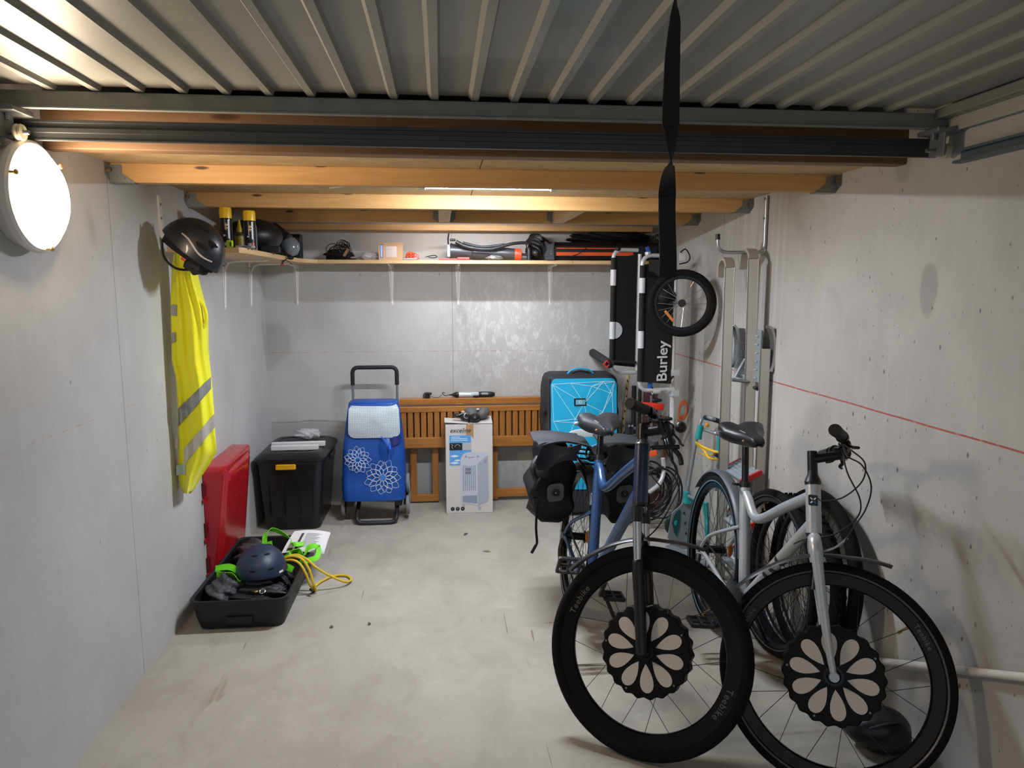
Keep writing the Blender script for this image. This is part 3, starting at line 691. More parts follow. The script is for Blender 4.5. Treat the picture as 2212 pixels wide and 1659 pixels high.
# yellow rope
m_rope = mat('yellow_cord', '#d9b62b', .6, var=.12, vs=60, bump=.4, bs=300)
q = thing('bungee_cord', 'yellow elastic cord hanging out of the tray onto the floor', 'cord', (-.7, 3.58, 0))
a = [(-.815, 3.56, .185), (-.77, 3.55, .20), (-.72, 3.54, .185), (-.685, 3.53, .13), (-.665, 3.52, .06), (-.655, 3.535, .012)]
b = [(-.815, 3.575, .18), (-.76, 3.58, .195), (-.70, 3.56, .175), (-.66, 3.55, .14), (-.60, 3.56, .09), (-.52, 3.60, .03), (-.495, 3.67, .010), (-.53, 3.73, .009), (-.60, 3.73, .009), (-.655, 3.66, .009), (-.68, 3.58, .009)]
d = [(-.815, 3.55, .175), (-.77, 3.535, .185), (-.73, 3.52, .17), (-.70, 3.51, .12), (-.68, 3.52, .05), (-.66, 3.56, .012)]
q2 = MB()
for pts in (a, b, d): MB().tube(smooth_path(pts, 7), .0065, 8).build('cord', m_rope, q)
MB().tube(smooth_path([(-.665, 3.55, .012), (-.675, 3.53, .02), (-.68, 3.51, .035), (-.665, 3.50, .030)], 5), .006, 8).build('hook', blk(), q)
MB().cyl((-.67, 3.545, .010), (-.672, 3.57, .010), .010, n=10).build('hook_cap', blk(), q)

# ================================================================ BACK WALL GROUP
# ---- shopping trolley
t = thing('shopping_trolley', 'blue wheeled shopping trolley with two white flowers and a pale lid', 'shopping trolley', (-.455, 4.72, 0))
m_blue = mat('blue_nylon', '#0a489c', .42, var=.18, vs=7, bump=.2, bs=60)
m_grey = mat('grey_tube', '#868a8c', .4, .6)
m_dk = mat('dark_tube', '#2b2d30', .45, .3)
def bagring(z):
    k_ = (z-.16)/.64; hw = .205-.045*k_+.018*sin(pi*k_); hd = .135-.045*k_; cy_ = 4.72+.03*k_
    r = rrect(-.458+.004*k_, cy_, hw, hd, .045 if k_ > .05 else .05, z, 5)
    return [p+V((0, .004*sin(p.x*40+z*23), .0)) for p in r]
q = MB(); zz = [.155, .162, .175]+[.19+.6*i/18 for i in range(19)]+[.80, .806]
rg = [bagring(z) for z in zz]; c0 = V((-.458, 4.72, .15)); rg[0] = [c0+(p-c0)*.86 for p in rg[0]]; c1 = V((-.454, 4.75, .808)); rg[-1] = [c1+(p-c1)*.9 for p in rg[-1]]
q.loft(rg); bag = q.build('bag', m_blue, t, 60)
def bagfront(x, z, off=.003):
    k_ = (z-.16)/.64; return V((x, 4.72+.03*k_-(.135-.045*k_)-off+.004*sin(x*40+z*23), z))
k = N('flap_print'); p_ = k.scale(k.pos(), (1, 0, 1.15)); vx = k.n('ShaderNodeTexVoronoi'); k.set(vx.inputs['Vector'], p_); vx.inputs['Scale'].default_value = 95.0; vx.inputs['Randomness'].default_value = .12; vo = vx.outputs['Distance']
cc = k.mix(k.ramp(vo, .25, .45), lin('#93a3ac'), lin('#d3dcdf')); cc = k.mix(k.math('MULTIPLY', k.ramp(k.noise(k.pos(), 6, 3), .55, .75), .4), cc, lin('#8d959b'))
k.set(k.b.inputs['Base Color'], cc); k.b.inputs['Roughness'].default_value = .35; m_flap = k.m
fp = [(x_, z_) for x_, z_ in round_poly(.330, .235, .045, 6)]
def flapp(x, z, off):
    zz_ = .695+z; s_ = -.007+.0*z; zz2 = zz_
    top = max(0, zz_-.775); return V((-.444+x*(1-.06*(z/.235)), bagfront(x, min(zz_, .775), 0).y-.012-off-.02*sin(pi*min(1, max(0, (z+.117)/.235)))*1+top*1.2, zz_-top*.35))
def flap_mesh(poly, off, th):
    q = MB(); n = len(poly); rings = []
    for s_ in (1.0, .75, .5, .25, .02): rings.append([flapp(x*s_, z*s_, off) for x, z in poly])
    fr = rings; bk = [[p+V((0, th, 0)) for p in r] for r in rings]
    q.loft(list(reversed(fr))+bk); return q
flap_mesh(fp, 0, .012).build('flap', m_flap, t, 60)
pr = [flapp(x, z, -.006) for x, z in fp]; MB().tube(pr, .0055, 8, closed=True).build('flap_piping', m_blue, t)
# petals drawn as raised cords
m_fl = mat('flower_print', '#c3cfe0', .5, var=.15, vs=60); m_flb = mat('flower_blue', '#3f7fd0', .5, var=.2, vs=30)
def flower(cx_, cz_, r, n, seed, dash):
    rnd = random.Random(seed); fl = None
    root = MB().cyl(bagfront(cx_, cz_, .0045), bagfront(cx_, cz_, .001), r*.16, n=20).build('flower_centre', m_flb, bag)
    for layer, (r0, r1, wd) in enumerate(((.17, .62, .14), (.42, .84, .19), (.62, 1.0, .22))):
        for i in range(n):
            a_ = 2*pi*(i+.5*layer)/n+rnd.uniform(-.04, .04); rr_ = r*r1*(1+rnd.uniform(-.06, .06)); pts = []
            for sgn, seq in ((1, range(0, 7)), (-1, range(6, -1, -1))):
                for j in seq:
                    s_ = j/6; dd = r*r0+(rr_-r*r0)*s_; ww_ = sgn*r*wd*1.35*(s_**.6)*((1-s_)**.95)*1.6
                    pts.append((cx_+dd*cos(a_)-ww_*sin(a_), cz_+dd*sin(a_)+ww_*cos(a_)))
            P3 = [bagfront(x_, z_, .0065) for x_, z_ in pts]
            if dash and layer == 2:
                q_ = MB()
                for j in range(0, len(P3)-1): 
                    m_ = (P3[j]+P3[j+1])/2; q_.tube([P3[j].lerp(P3[j+1], .1), P3[j].lerp(P3[j+1], .75)], .0018, 4)
                q_.build('petal', m_fl, bag)
            else: MB().tube(P3, .0013 if layer else .0016, 4).build('petal', m_fl, bag)
flower(-.555, .435, .088, 11, 5, False); flower(-.395, .315, .118, 11, 9, True)
# drawn-in throat with a cord
th = MB(); th.loft([[bagfront(-.37+.055*cos(a_)*s_, .50+.085*sin(a_)*s_, .004+.03*(1-s_)) for a_ in [2*pi*i/16 for i in range(16)]] for s_ in (1.0, .8, .55, .3)]); th.build('gathered_cloth', m_blue, t, 70)
MB().tube(smooth_path([bagfront(-.40, .59, .02), bagfront(-.36, .55, .045), bagfront(-.345, .52, .05), bagfront(-.35, .46, .02), bagfront(-.352, .40, .006)], 6), .003, 6).build('drawstring', mat('blue_cord', '#2f6fe0', .5), t)
MB().cyl(bagfront(-.345, .535, .05), bagfront(-.34, .51, .055), .010, n=12).build('cord_lock', mat('blue_clip', '#1d5fd8', .4), t)
q = MB(); q.grid(lambda u, v: bagfront(-.345+.075*u, .585-.075*v*(1-.5*u), .006+.012*sin(pi*u)), 6, 5, .002, (0, -1, 0)); q.build('pocket', mat('navy_nylon', '#14246a', .5), t, 60)
# frame
fr = MB(); hx0, hx1 = -.600, -.303
for x_ in (hx0, hx1): fr.tube([(x_, 4.83, .16), (x_, 4.835, .86), (x_, 4.838, .93)], .0085, 10)
f0 = MB().tube([(hx0, 4.83, .16), (hx0, 4.838, .93)], .0085, 10).build('upright', m_grey, t); MB().tube([(hx1, 4.83, .16), (hx1, 4.838, .93)], .0085, 10).build('upright', m_grey, t)
gp = [(hx0, 4.838, .90), (hx0, 4.838, .985)]+[(hx0+.035-.035*cos(a_), 4.838, .985+.035*sin(a_)) for a_ in (.4, .8, 1.2, pi/2)]+[(hx1-.035+.035*sin(a_), 4.838, .985+.035*cos(a_)) for a_ in (0, .4, .8, 1.2)]+[(hx1, 4.838, .985), (hx1, 4.838, .90)]
MB().tube(gp, .014, 12).build('handle_grip', blkm(), t)
for x_ in (-.62, -.30): MB().box((x_, 4.72, .135), (.05, .16, .06), None, .006).build('frame_bracket', blk(), t, 0)
MB().cyl((-.66, 4.75, .135), (-.25, 4.75, .135), .008).build('axle', m_grey, t)
MB().tube(smooth_path([(-.565, 4.70, .12), (-.57, 4.60, .045), (-.555, 4.585, .02), (-.53, 4.58, .014), (-.44, 4.578, .014), (-.35, 4.58, .014), (-.325, 4.585, .022), (-.31, 4.60, .045), (-.31, 4.70, .12)], 5), .0145, 12).build('foot_stand', m_dk, t)
for sx, xw in ((-1, -.665), (1, -.238)):
    cc_ = V((xw, 4.76, .150))
    sp = MB()
    for k_ in range(3):
        a_ = pi/2+k_*2*pi/3+.15; p2 = cc_+V((0, .085*cos(a_), .085*sin(a_)*1.0)); sp.beam(cc_-V((sx*.017, 0, 0)), p2-V((sx*.017, 0, 0)), .010, .026, (1, 0, 0), .003)
        wt = MB().lathe(p2-V((.012, 0, 0)), (1, 0, 0), [(.05, .001), (.058, 0), (.064, .006), (.064, .018), (.058, .024), (.05, .023), (.05, .001)], 28)
        wo = wt.build('wheel', mat('grey_rubber', '#77797a', .65), t, 40)
        MB().lathe(p2-V((.010, 0, 0)), (1, 0, 0), [(.001, .004), (.05, .004), (.05, .016), (.001, .016)], 20).build('hub', blk(), wo, 40)
    sp.build('wheel_carrier', blk(), t, 0)

# ---- folded wooden bench
m_teak = wood('teak_h', '#bb7c34', '#90581e', 0, .42, coat=.15); m_teakv = wood('teak_v', '#b67731', '#86501b', 2, .42, coat=.15)
t = thing('folding_bench', 'folded slatted wooden garden bench leaning along the back wall', 'bench', (.22, 4.98, 0))
x0, x1 = -.30, .735
MB().bb(x0, x1, 5.03, 5.09, .725, .768, .004).build('back_rail', m_teak, t, 0)
MB().bb(x0, x1, 4.955, 4.985, .683, .722, .004).build('seat_rail', m_teak, t, 0)
MB().bb(x0, x1, 4.955, 4.985, .425, .500, .004).build('seat_rail', m_teak, t, 0)
n_sl = 22
for i in range(n_sl):
    xs_ = x0+.012+(x1-x0-.055)*i/(n_sl-1); MB().bb(xs_, xs_+.036, 4.960, 4.978, .498, .686, .002).build('slat', m_teakv, t, 0)
MB().bb(x0, x1, 5.0, 5.03, .43, .72, .003).build('rear_panel', wood('teak_dark', '#5c3112', '#3c1f0b', 0, .6), t, 0)
for xp in (-.232, -.075, .355, .70): MB().bb(xp, xp+.046, 5.02, 5.05, .012, .44, .003).build('leg', m_teakv, t, 0)
MB().bb(-.232, -.03, 5.018, 5.052, .012, .062, .003).build('stretcher', m_teak, t, 0); MB().bb(.355, .746, 5.018, 5.052, .030, .090, .003).build('stretcher', m_teak, t, 0)
for xh in (.10, .52): MB().bb(xh, xh+.05, 5.02, 5.07, .722, .728, .001).build('hinge', mat('brass', '#b59a62', .3, .9), t, 0)

# ---- cooler box
t = thing('cardboard_box', 'tall white cardboard box printed with an air cooler, standing before the bench', 'box', (.184, 4.84, 0))
m_card = mat('white_card', '#cfcbc7', .6, var=.03, vs=5); m_cardi = mat('card_inside', '#b9a88f', .8)
bx0, bx1, by0, by1, bz = .022, .345, 4.762, 4.925, .628
MB().bb(bx0, bx1, by0, by1, 0.001, bz, .002).build('carton', m_card, t, 0)
MB().grid(lambda u, v: V((bx0-.006+(bx1-bx0)*.5*u, by0+(by1-by0)*v, bz+.004+.012*(1-u))), 3, 3, .004, (0, 0, 1)).build('flap', m_card, t, 0)
MB().grid(lambda u, v: V((bx1-(bx1-bx0)*.48*u, by0+(by1-by0)*v, bz+.004+.020*(1-u)**.5*v)), 3, 3, .004, (0, 0, 1)).build('flap', m_card, t, 0)
F = lambda x, z, d=.0012: V((bx0+x, by0-d, z))
W_, H_ = bx1-bx0, bz
def fx(px, py): return ((px-75)/(770-75)*W_, (1600-py)/(1600-325)*H_)       # print layout, measured on the front face
def pane(pts, m, name='print', d=.0012): 
    q = MB(); P3 = [F(*fx(*p), d) for p in pts]; n = len(P3); q.add(P3+[p+V((0, .0008, 0)) for p in P3], [tuple(range(n)), tuple(range(2*n-1, n-1, -1))]+[(i, n+i, n+(i+1) % n, (i+1) % n) for i in range(n)]); return q.build(name, m, t, 0)
m_pb = mat('print_blue', '#5aa0dd', .5, var=.06); m_pk = mat('print_black', '#1a1a1c', .5)
pane([(132, 478), (452, 478), (452, 905), (132, 905)], m_pb, 'blue_panel')
def cloud(cx_, cy_, a_, b_): pane([(cx_+a_*cos(w_)*(1+.15*sin(5*w_)), cy_+b_*sin(w_)*(1+.2*cos(4*w_))) for w_ in [2*pi*i/22 for i in range(22)]], mat('print_cloud', '#d7e6f2', .5), 'printed_cloud', .0016)
cloud(205, 772, 58, 14); cloud(205, 870, 66, 14); cloud(245, 835, 45, 12)
pane([(132, 585), (320, 585), (320, 688), (132, 688)], m_pk, 'printed_strip', .002); pane([(322, 585), (452, 585), (452, 688), (322, 688)], mat('print_grey', '#b3b4b8', .5), 'printed_strip', .002)
pane([(378, 325), (485, 325), (488, 525), (452, 488), (378, 480)], mat('tape_tan', '#b58a5e', .45), 'parcel_tape', .0009)
m_ac = mat('print_cooler', '#c2c6d2', .5, var=.03); m_ac2 = mat('print_cooler_side', '#a7adbd', .5, var=.03); m_ac3 = mat('print_cooler_dark', '#8f97ab', .5)
pane([(290, 830), (310, 775), (350, 735), (410, 718), (700, 722), (700, 780), (560, 870), (545, 905), (545, 1500), (290, 1440)], m_ac, 'printed_cooler', .0024)
pane([(560, 870), (700, 760), (712, 1380), (690, 1440), (600, 1470), (548, 1500), (545, 900)], m_ac2, 'printed_cooler', .0027)
for i in range(7): pane([(326+i*29, 910), (340+i*29, 910), (340+i*29, 1270), (326+i*29, 1275)], m_ac3, 'printed_louvre', .003)
for i in range(3):
    for j in range(2): pane([(372+i*28, 945+j*50), (382+i*28, 945+j*50), (382+i*28, 985+j*50), (372+i*28, 985+j*50)], m_pk, 'printed_slot', .0034)
pane([(318, 1345), (535, 1345), (535, 1465), (318, 1435)], m_ac3, 'printed_tank', .003)
pane([(640, 850), (678, 820), (678, 870), (640, 890)], m_ac3, 'printed_handle', .0032)
for cx_, cy_ in ((330, 1492), (572, 1535)): pane([(cx_+24*cos(w_), cy_+30*sin(w_)) for w_ in [2*pi*i/16 for i in range(16)]], m_ac2, 'printed_castor', .0022)
for cx_ in (372, 548): pane([(cx_+16*cos(w_), 782+16*sin(w_)) for w_ in [2*pi*i/16 for i in range(16)]], m_ac3, 'printed_knob', .003)
pane([(405, 790), (495, 786), (495, 800), (405, 804)], m_ac3, 'printed_knob', .003)
for cx_ in (168, 243, 318): pane([(cx_+29*cos(w_), 1533+29*sin(w_)) for w_ in [2*pi*i/20 for i in range(20)]], m_pk, 'printed_icon', .0022)
for cx_, g_ in ((168, '/'), (243, 'T'), (318, '=')): text_mesh(g_, .018, F(*fx(cx_, 1533), .003), (1, 0, 0), (0, 0, 1), mat('print_white', '#e8e8e8', .5), t, 'printed_icon')
text_mesh('exceline', .043, F(*fx(292, 408), .002), (1, 0, 0), (0, 0, 1), mat('print_dark', '#3c3c40', .5), t, 'lettering', bold=.0004, shear=.25)
pane([(275, 446), (452, 442), (452, 446), (275, 450)], mat('print_grey2', '#8e8e92', .5), 'printed_line', .002)
for i, (a_, b_) in enumerate(((158, 290), (158, 398), (150, 405))): pane([(a_, 497+i*24), (b_, 497+i*24), (b_, 506+i*24), (a_, 506+i*24)], mat('print_cloud', '#d7e6f2', .5), 'printed_line', .002)
MB().tube([F(*fx(x_, y_), .003) for x_, y_ in ((160, 600), (180, 615), (165, 640), (185, 665))], .0012, 5).build('printed_icon', mat('print_cloud', '#d7e6f2', .5), t)
MB().tube([F(*fx(250+36*cos(w_), 640-34*sin(w_)), .003) for w_ in [pi*i/12 for i in range(13)]], .0010, 5).build('printed_icon', mat('print_cloud', '#d7e6f2', .5), t)

# saddle lying on the box
t = thing('bicycle_saddle', 'grey and black padded bicycle saddle lying on the white cardboard box', 'saddle', (.21, 4.85, .64))
m_sg = mat('saddle_grey', '#5b5856', .6, var=.08, bump=.15)
for dx, a_ in ((-.028, .3), (.042, -.3)): MB().ell((.235+dx, 4.86, .685), (.058, .07, .042), Matrix.Rotation(a_, 3, 'Y'), f=lambda v: 1+.08*v.z).build('cushion', m_sg, t)
MB().ell((.228, 4.80, .668), (.045, .06, .030), f=lambda v: 1-.25*max(0, v.x)).build('nose', blk(), t)
MB().ribbon(smooth_path([(.245, 4.80, .722), (.25, 4.815, .728), (.258, 4.83, .716), (.262, 4.805, .695)], 4), (1, 0, 0), .02, .004).build('trim_strip', mat('silver_trim', '#c8bdb4', .4, .3), t)
MB().ell((.17, 4.83, .672), (.045, .04, .030), f=lambda v: 1+.15*sin(6*v.x)).build('clamp', blk(), t)
MB().ell((.105, 4.83, .680), (.032, .022, .015)).build('lever', blk(), t); MB().tube(smooth_path([(.11, 4.82, .68), (.14, 4.80, .70), (.17, 4.80, .70)], 4), .004, 6).build('rail', chrome(), t)
MB().torus((.168, 4.795, .682), (.2, -1, .2), .016, .005, 20, 8).build('bolt_ring', chrome(), t)
MB().ell((.145, 4.82, .705), (.014, .012, .010)).build('cap', mat('beige_cap', '#b5a084', .5), t)

# work light on the bench
t = thing('work_light', 'silver and black hand-held work light lying on the bench top', 'work light', (.23, 5.055, .768))
z_ = .790; y_ = 5.055
MB().lathe((.10, y_, z_), (1, 0, 0), [(.001, -.012), (.012, -.010), (.020, 0), (.022, .012), (.018, .022)], 16).build('end_cap', blk(), t)
MB().lathe((.06, y_, z_), (1, 0, 0), [(.004, -.005), (.006, .01), (.018, .036), (.018, .045)], 16).build('hook_mount', blk(), t)
MB().lathe((.12, y_, z_), (1, 0, 0), [(.017, 0), (.018, .005), (.018, .145), (.016, .15)], 16).build('lens', mat('lens_clear', '#c9d0d6', .15, .2), t)
for i in range(6): MB().ell((.135+.018*i, y_-.017, z_), (.003, .002, .003), n=8, m=6).build('led', mat('led_dot', '#eef2f6', .3), t)
MB().lathe((.265, y_, z_), (1, 0, 0), [(.017, 0), (.020, .006), (.020, .095), (.016, .105), (.014, .118), (.001, .12)], 16).build('handle', blk(), t)
MB().box((.31, y_-.018, z_+.006), (.05, .008, .016), None, .003).build('grip_panel', mat('grip_silver', '#a8adb0', .3, .6), t, 0)
MB().box((.245, y_-.012, .778), (.04, .02, .018), None, .003).build('foot', blk(), t, 0)
MB().tube(smooth_path([(.055, y_, z_), (.03, y_, z_-.006), (.018, y_, z_-.002), (.006, y_, z_+.010), (.012, y_, z_+.018), (.022, y_, z_+.014)], 5), .003, 8).build('hook', m_dk, t)
t = thing('charger_plug', 'small black plug-in charger on the bench top left of the work light', 'charger', (-.11, 5.055, .768))
MB().box((-.105, 5.055, .790), (.038, .035, .040), Matrix.Rotation(.2, 3, 'Z'), .004).build('body', blk(), t, 0)
MB().box((-.083, 5.045, .802), (.024, .03, .016), None, .003).build('plug', blk(), t, 0); MB().box((-.125, 5.045, .788), (.018, .03, .026), None, .003).build('socket', mat('plug_face', '#3a3a3c', .4), t, 0)
MB().tube(smooth_path([(-.08, 5.05, .785), (-.05, 5.06, .771), (-.02, 5.05, .775), (.0, 5.055, .79)], 5), .002, 6).build('cable', blk(), t)

# ---- big blue bag
t = thing('board_bag', 'tall turquoise and black wheeled board bag printed with white lines', 'bag', (.97, 4.78, 0))
m_side = mat('bag_charcoal', '#25272c', .7, var=.25, vs=10, bump=.3, bs=120)
def bagr(z, g=0.0):
    k_ = z/.96; cx_ = .955; cy_ = 4.765+.07*k_; hw = .262-.012*abs(2*k_-1)**3*1.5; hd = .155-.02*k_
    return [p+V((.004*sin(z*30+p.y*20), .006*sin(z*17+p.x*12), 0)) for p in rrect(cx_, cy_, hw+g, hd+g, .045, z, 5)]
zz = [0.02, .03]+[.05+.88*i/16 for i in range(17)]+[.955, .966]
rg = [bagr(z) for z in zz]; rg[0] = [V((.955, 4.77, .02))+(p-V((.955, 4.77, .02)))*.9 for p in rg[0]]; c_ = V((.955, 4.835, .97)); rg[-1] = [c_+(p-c_)*.86 for p in rg[-1]]; rg[-2] = [V((c_.x, c_.y, .955))+(p-V((c_.x, c_.y, .955)))*.96 for p in rg[-2]]
MB().loft(rg).build('body', m_side, t, 60)
def bf(u, v, off=.006):
    """front of the bag, u across, v up"""
    z = .19+.755*v; k_ = z/.96; x = .735+.455*u; y = 4.765+.07*k_-(.155-.02*k_)-off-.016*sin(pi*u)*sin(pi*v)+.003*sin(9*u+14*v); return V((x, y, z))
m_cy = mat('cyan_nylon', '#16acd8', .5, var=.12, vs=6, bump=.15, bs=40)
q = MB()
def cyf(u, v):
    # rounded corners
    r = .09; du = max(0, r-min(u, 1-u)); e = 0
    if v > .5: v2 = v; lim = 1-(r-sqrt(max(0, r*r-du*du)))*.6; v = min(v, lim)
    return bf(u, v, .008)
q.grid(cyf, 30, 40, .004, (0, -1, 0)); pan = q.build('front_panel', m_cy, t, 60)
m_ln = mat('white_line', '#d6f0f6', .5); rnd = random.Random(4)
nodes = [(.04, .62), (.30, .96), (.36, .64), (.22, .40), (.62, .93), (.55, .60), (.78, .70), (.93, .86), (.45, .36), (.72, .42), (.95, .55), (.08, .25), (.32, .12), (.60, .14), (.88, .22), (.02, .95), (.97, .97), (.5, .78), (.80, .97), (.05, .02), (.95, .03)]
E_ = set()
for i, a_ in enumerate(nodes):
    ds = sorted(range(len(nodes)), key=lambda j: (nodes[j][0]-a_[0])**2*.4+(nodes[j][1]-a_[1])**2)[1:5]
    for j in ds: E_.add((min(i, j), max(i, j)))
for i, j in sorted(E_):
    a_, b_ = nodes[i], nodes[j]; MB().tube([bf(a_[0]+(b_[0]-a_[0])*s_/8, a_[1]+(b_[1]-a_[1])*s_/8, .0125) for s_ in range(9)], .0014, 4).build('printed_line', m_ln, pan)
lb = bf(.44, .79, .014); MB().prism(round_poly(.085, .052, .004, 2), lb, (1, 0, 0), (0, .1, 1), .003).build('label_frame', blk(), pan, 0)
MB().prism(round_poly(.064, .034, .002, 2), lb-V((0, .002, 0)), (1, 0, 0), (0, .1, 1), .002).build('label_window', mat('label_blue', '#6fb3c9', .4), pan, 0)
MB().torus(lb-V((0, .004, 0)), (0, 1, 0), .009, .002, 20, 6).build('label_mark', mat('label_white', '#d9e6e8', .5), pan)
MB().tube([bf(-.004, v_/20, -.002) for v_ in range(21)], .006, 6).build('zip_edge', blk(), t)
MB().tube(smooth_path([(.87, 4.80, .965), (.90, 4.80, .990), (.955, 4.80, 1.0), (1.02, 4.80, .990), (1.05, 4.80, .965)], 5), .010, 8, flat=.6).build('top_handle', m_cy, t)
MB().tube(smooth_path([(.89, 4.79, .962), (.92, 4.785, .98), (.96, 4.785, .985), (1.0, 4.785, .978), (1.03, 4.79, .96)], 5), .008, 8).build('handle_pad', blkm(), t)
for i in range(4): MB().box((.695, 4.70+.005*i, .30+.14*i), (.02, .07, .035), Matrix.Rotation(.1*i, 3, 'X'), .006).build('side_buckle', blk(), t, 0)
MB().ell((.955, bf(.5, .52).y-.004, .575), (.105, .008, .032)).build('white_swoosh', mat('bag_white', '#cfd6d8', .5), t)
for x_ in (.75, 1.16): MB().lathe((x_-.02, 4.90, .045), (1, 0, 0), [(.001, 0), (.036, 0), (.045, .006), (.045, .034), (.036, .04), (.001, .04)], 20).build('wheel', rub(), t, 40)
# ================================================================ BICYCLES
WR = .35
class Bike:
    """geometry of a standing bicycle: ground point of the rear wheel, heading, lean and steering angle"""
    def __init__(b, x, y, th, lean, steer, wb, fork, head, ST, post, bbx):
        b.x, b.y, b.th, b.lean, b.steer, b.wb, b.fork, b.head, b.ST, b.post = x, y, th, lean, steer, wb, fork, head, ST, post
        b.HA, b.SA, b.off, b.bb = RAD(70), RAD(72), .045, (bbx, .285)
        b.ax = (-cos(b.HA), sin(b.HA)); b.n = (sin(b.HA), cos(b.HA))
        b.base = (wb-b.off*b.n[0], WR-b.off*b.n[1]); b.pitch = 0; b.O0 = V((0, 0, 0))
        for _ in range(8):
            b.fr(); b.O0 = V((0, 0, 0)); m = min(b.wp(False), key=lambda p: p.z); b.O0 = V((x, y, 0))-m
            b.pitch += min(b.wp(True), key=lambda p: p.z).z/wb
        b.fr()
    def fr(b):
        f = V((cos(b.th), sin(b.th), 0)); l = V((-sin(b.th), cos(b.th), 0)); u = V((0, 0, 1))
        l2 = l*cos(b.lean)-u*sin(b.lean); u2 = l*sin(b.lean)+u*cos(b.lean)
        b.f = f*cos(b.pitch)-u2*sin(b.pitch); b.u = f*sin(b.pitch)+u2*cos(b.pitch); b.l = l2
    def pt(b, X, Y, Z): return b.O0+b.f*X+b.l*Y+b.u*Z
    def sp(b, s, fw, lat):
        c, sn = cos(b.steer), sin(b.steer); F_ = fw*c-lat*sn; L_ = fw*sn+lat*c
        return b.pt(b.base[0]+b.ax[0]*s+b.n[0]*F_, L_, b.base[1]+b.ax[1]*s+b.n[1]*F_)
    def wp(b, front):
        return [b.sp(.345*sin(t), b.off+.345*cos(t), w) if front else b.pt(.345*cos(t), w, WR+.345*sin(t)) for t in [2*pi*i/72 for i in range(72)] for w in (-.02, .02)]
    def seat(b, d, lat=0.0, fw=0.0): return b.pt(b.bb[0]-cos(b.SA)*d+sin(b.SA)*fw, lat, b.bb[1]+sin(b.SA)*d+cos(b.SA)*fw)

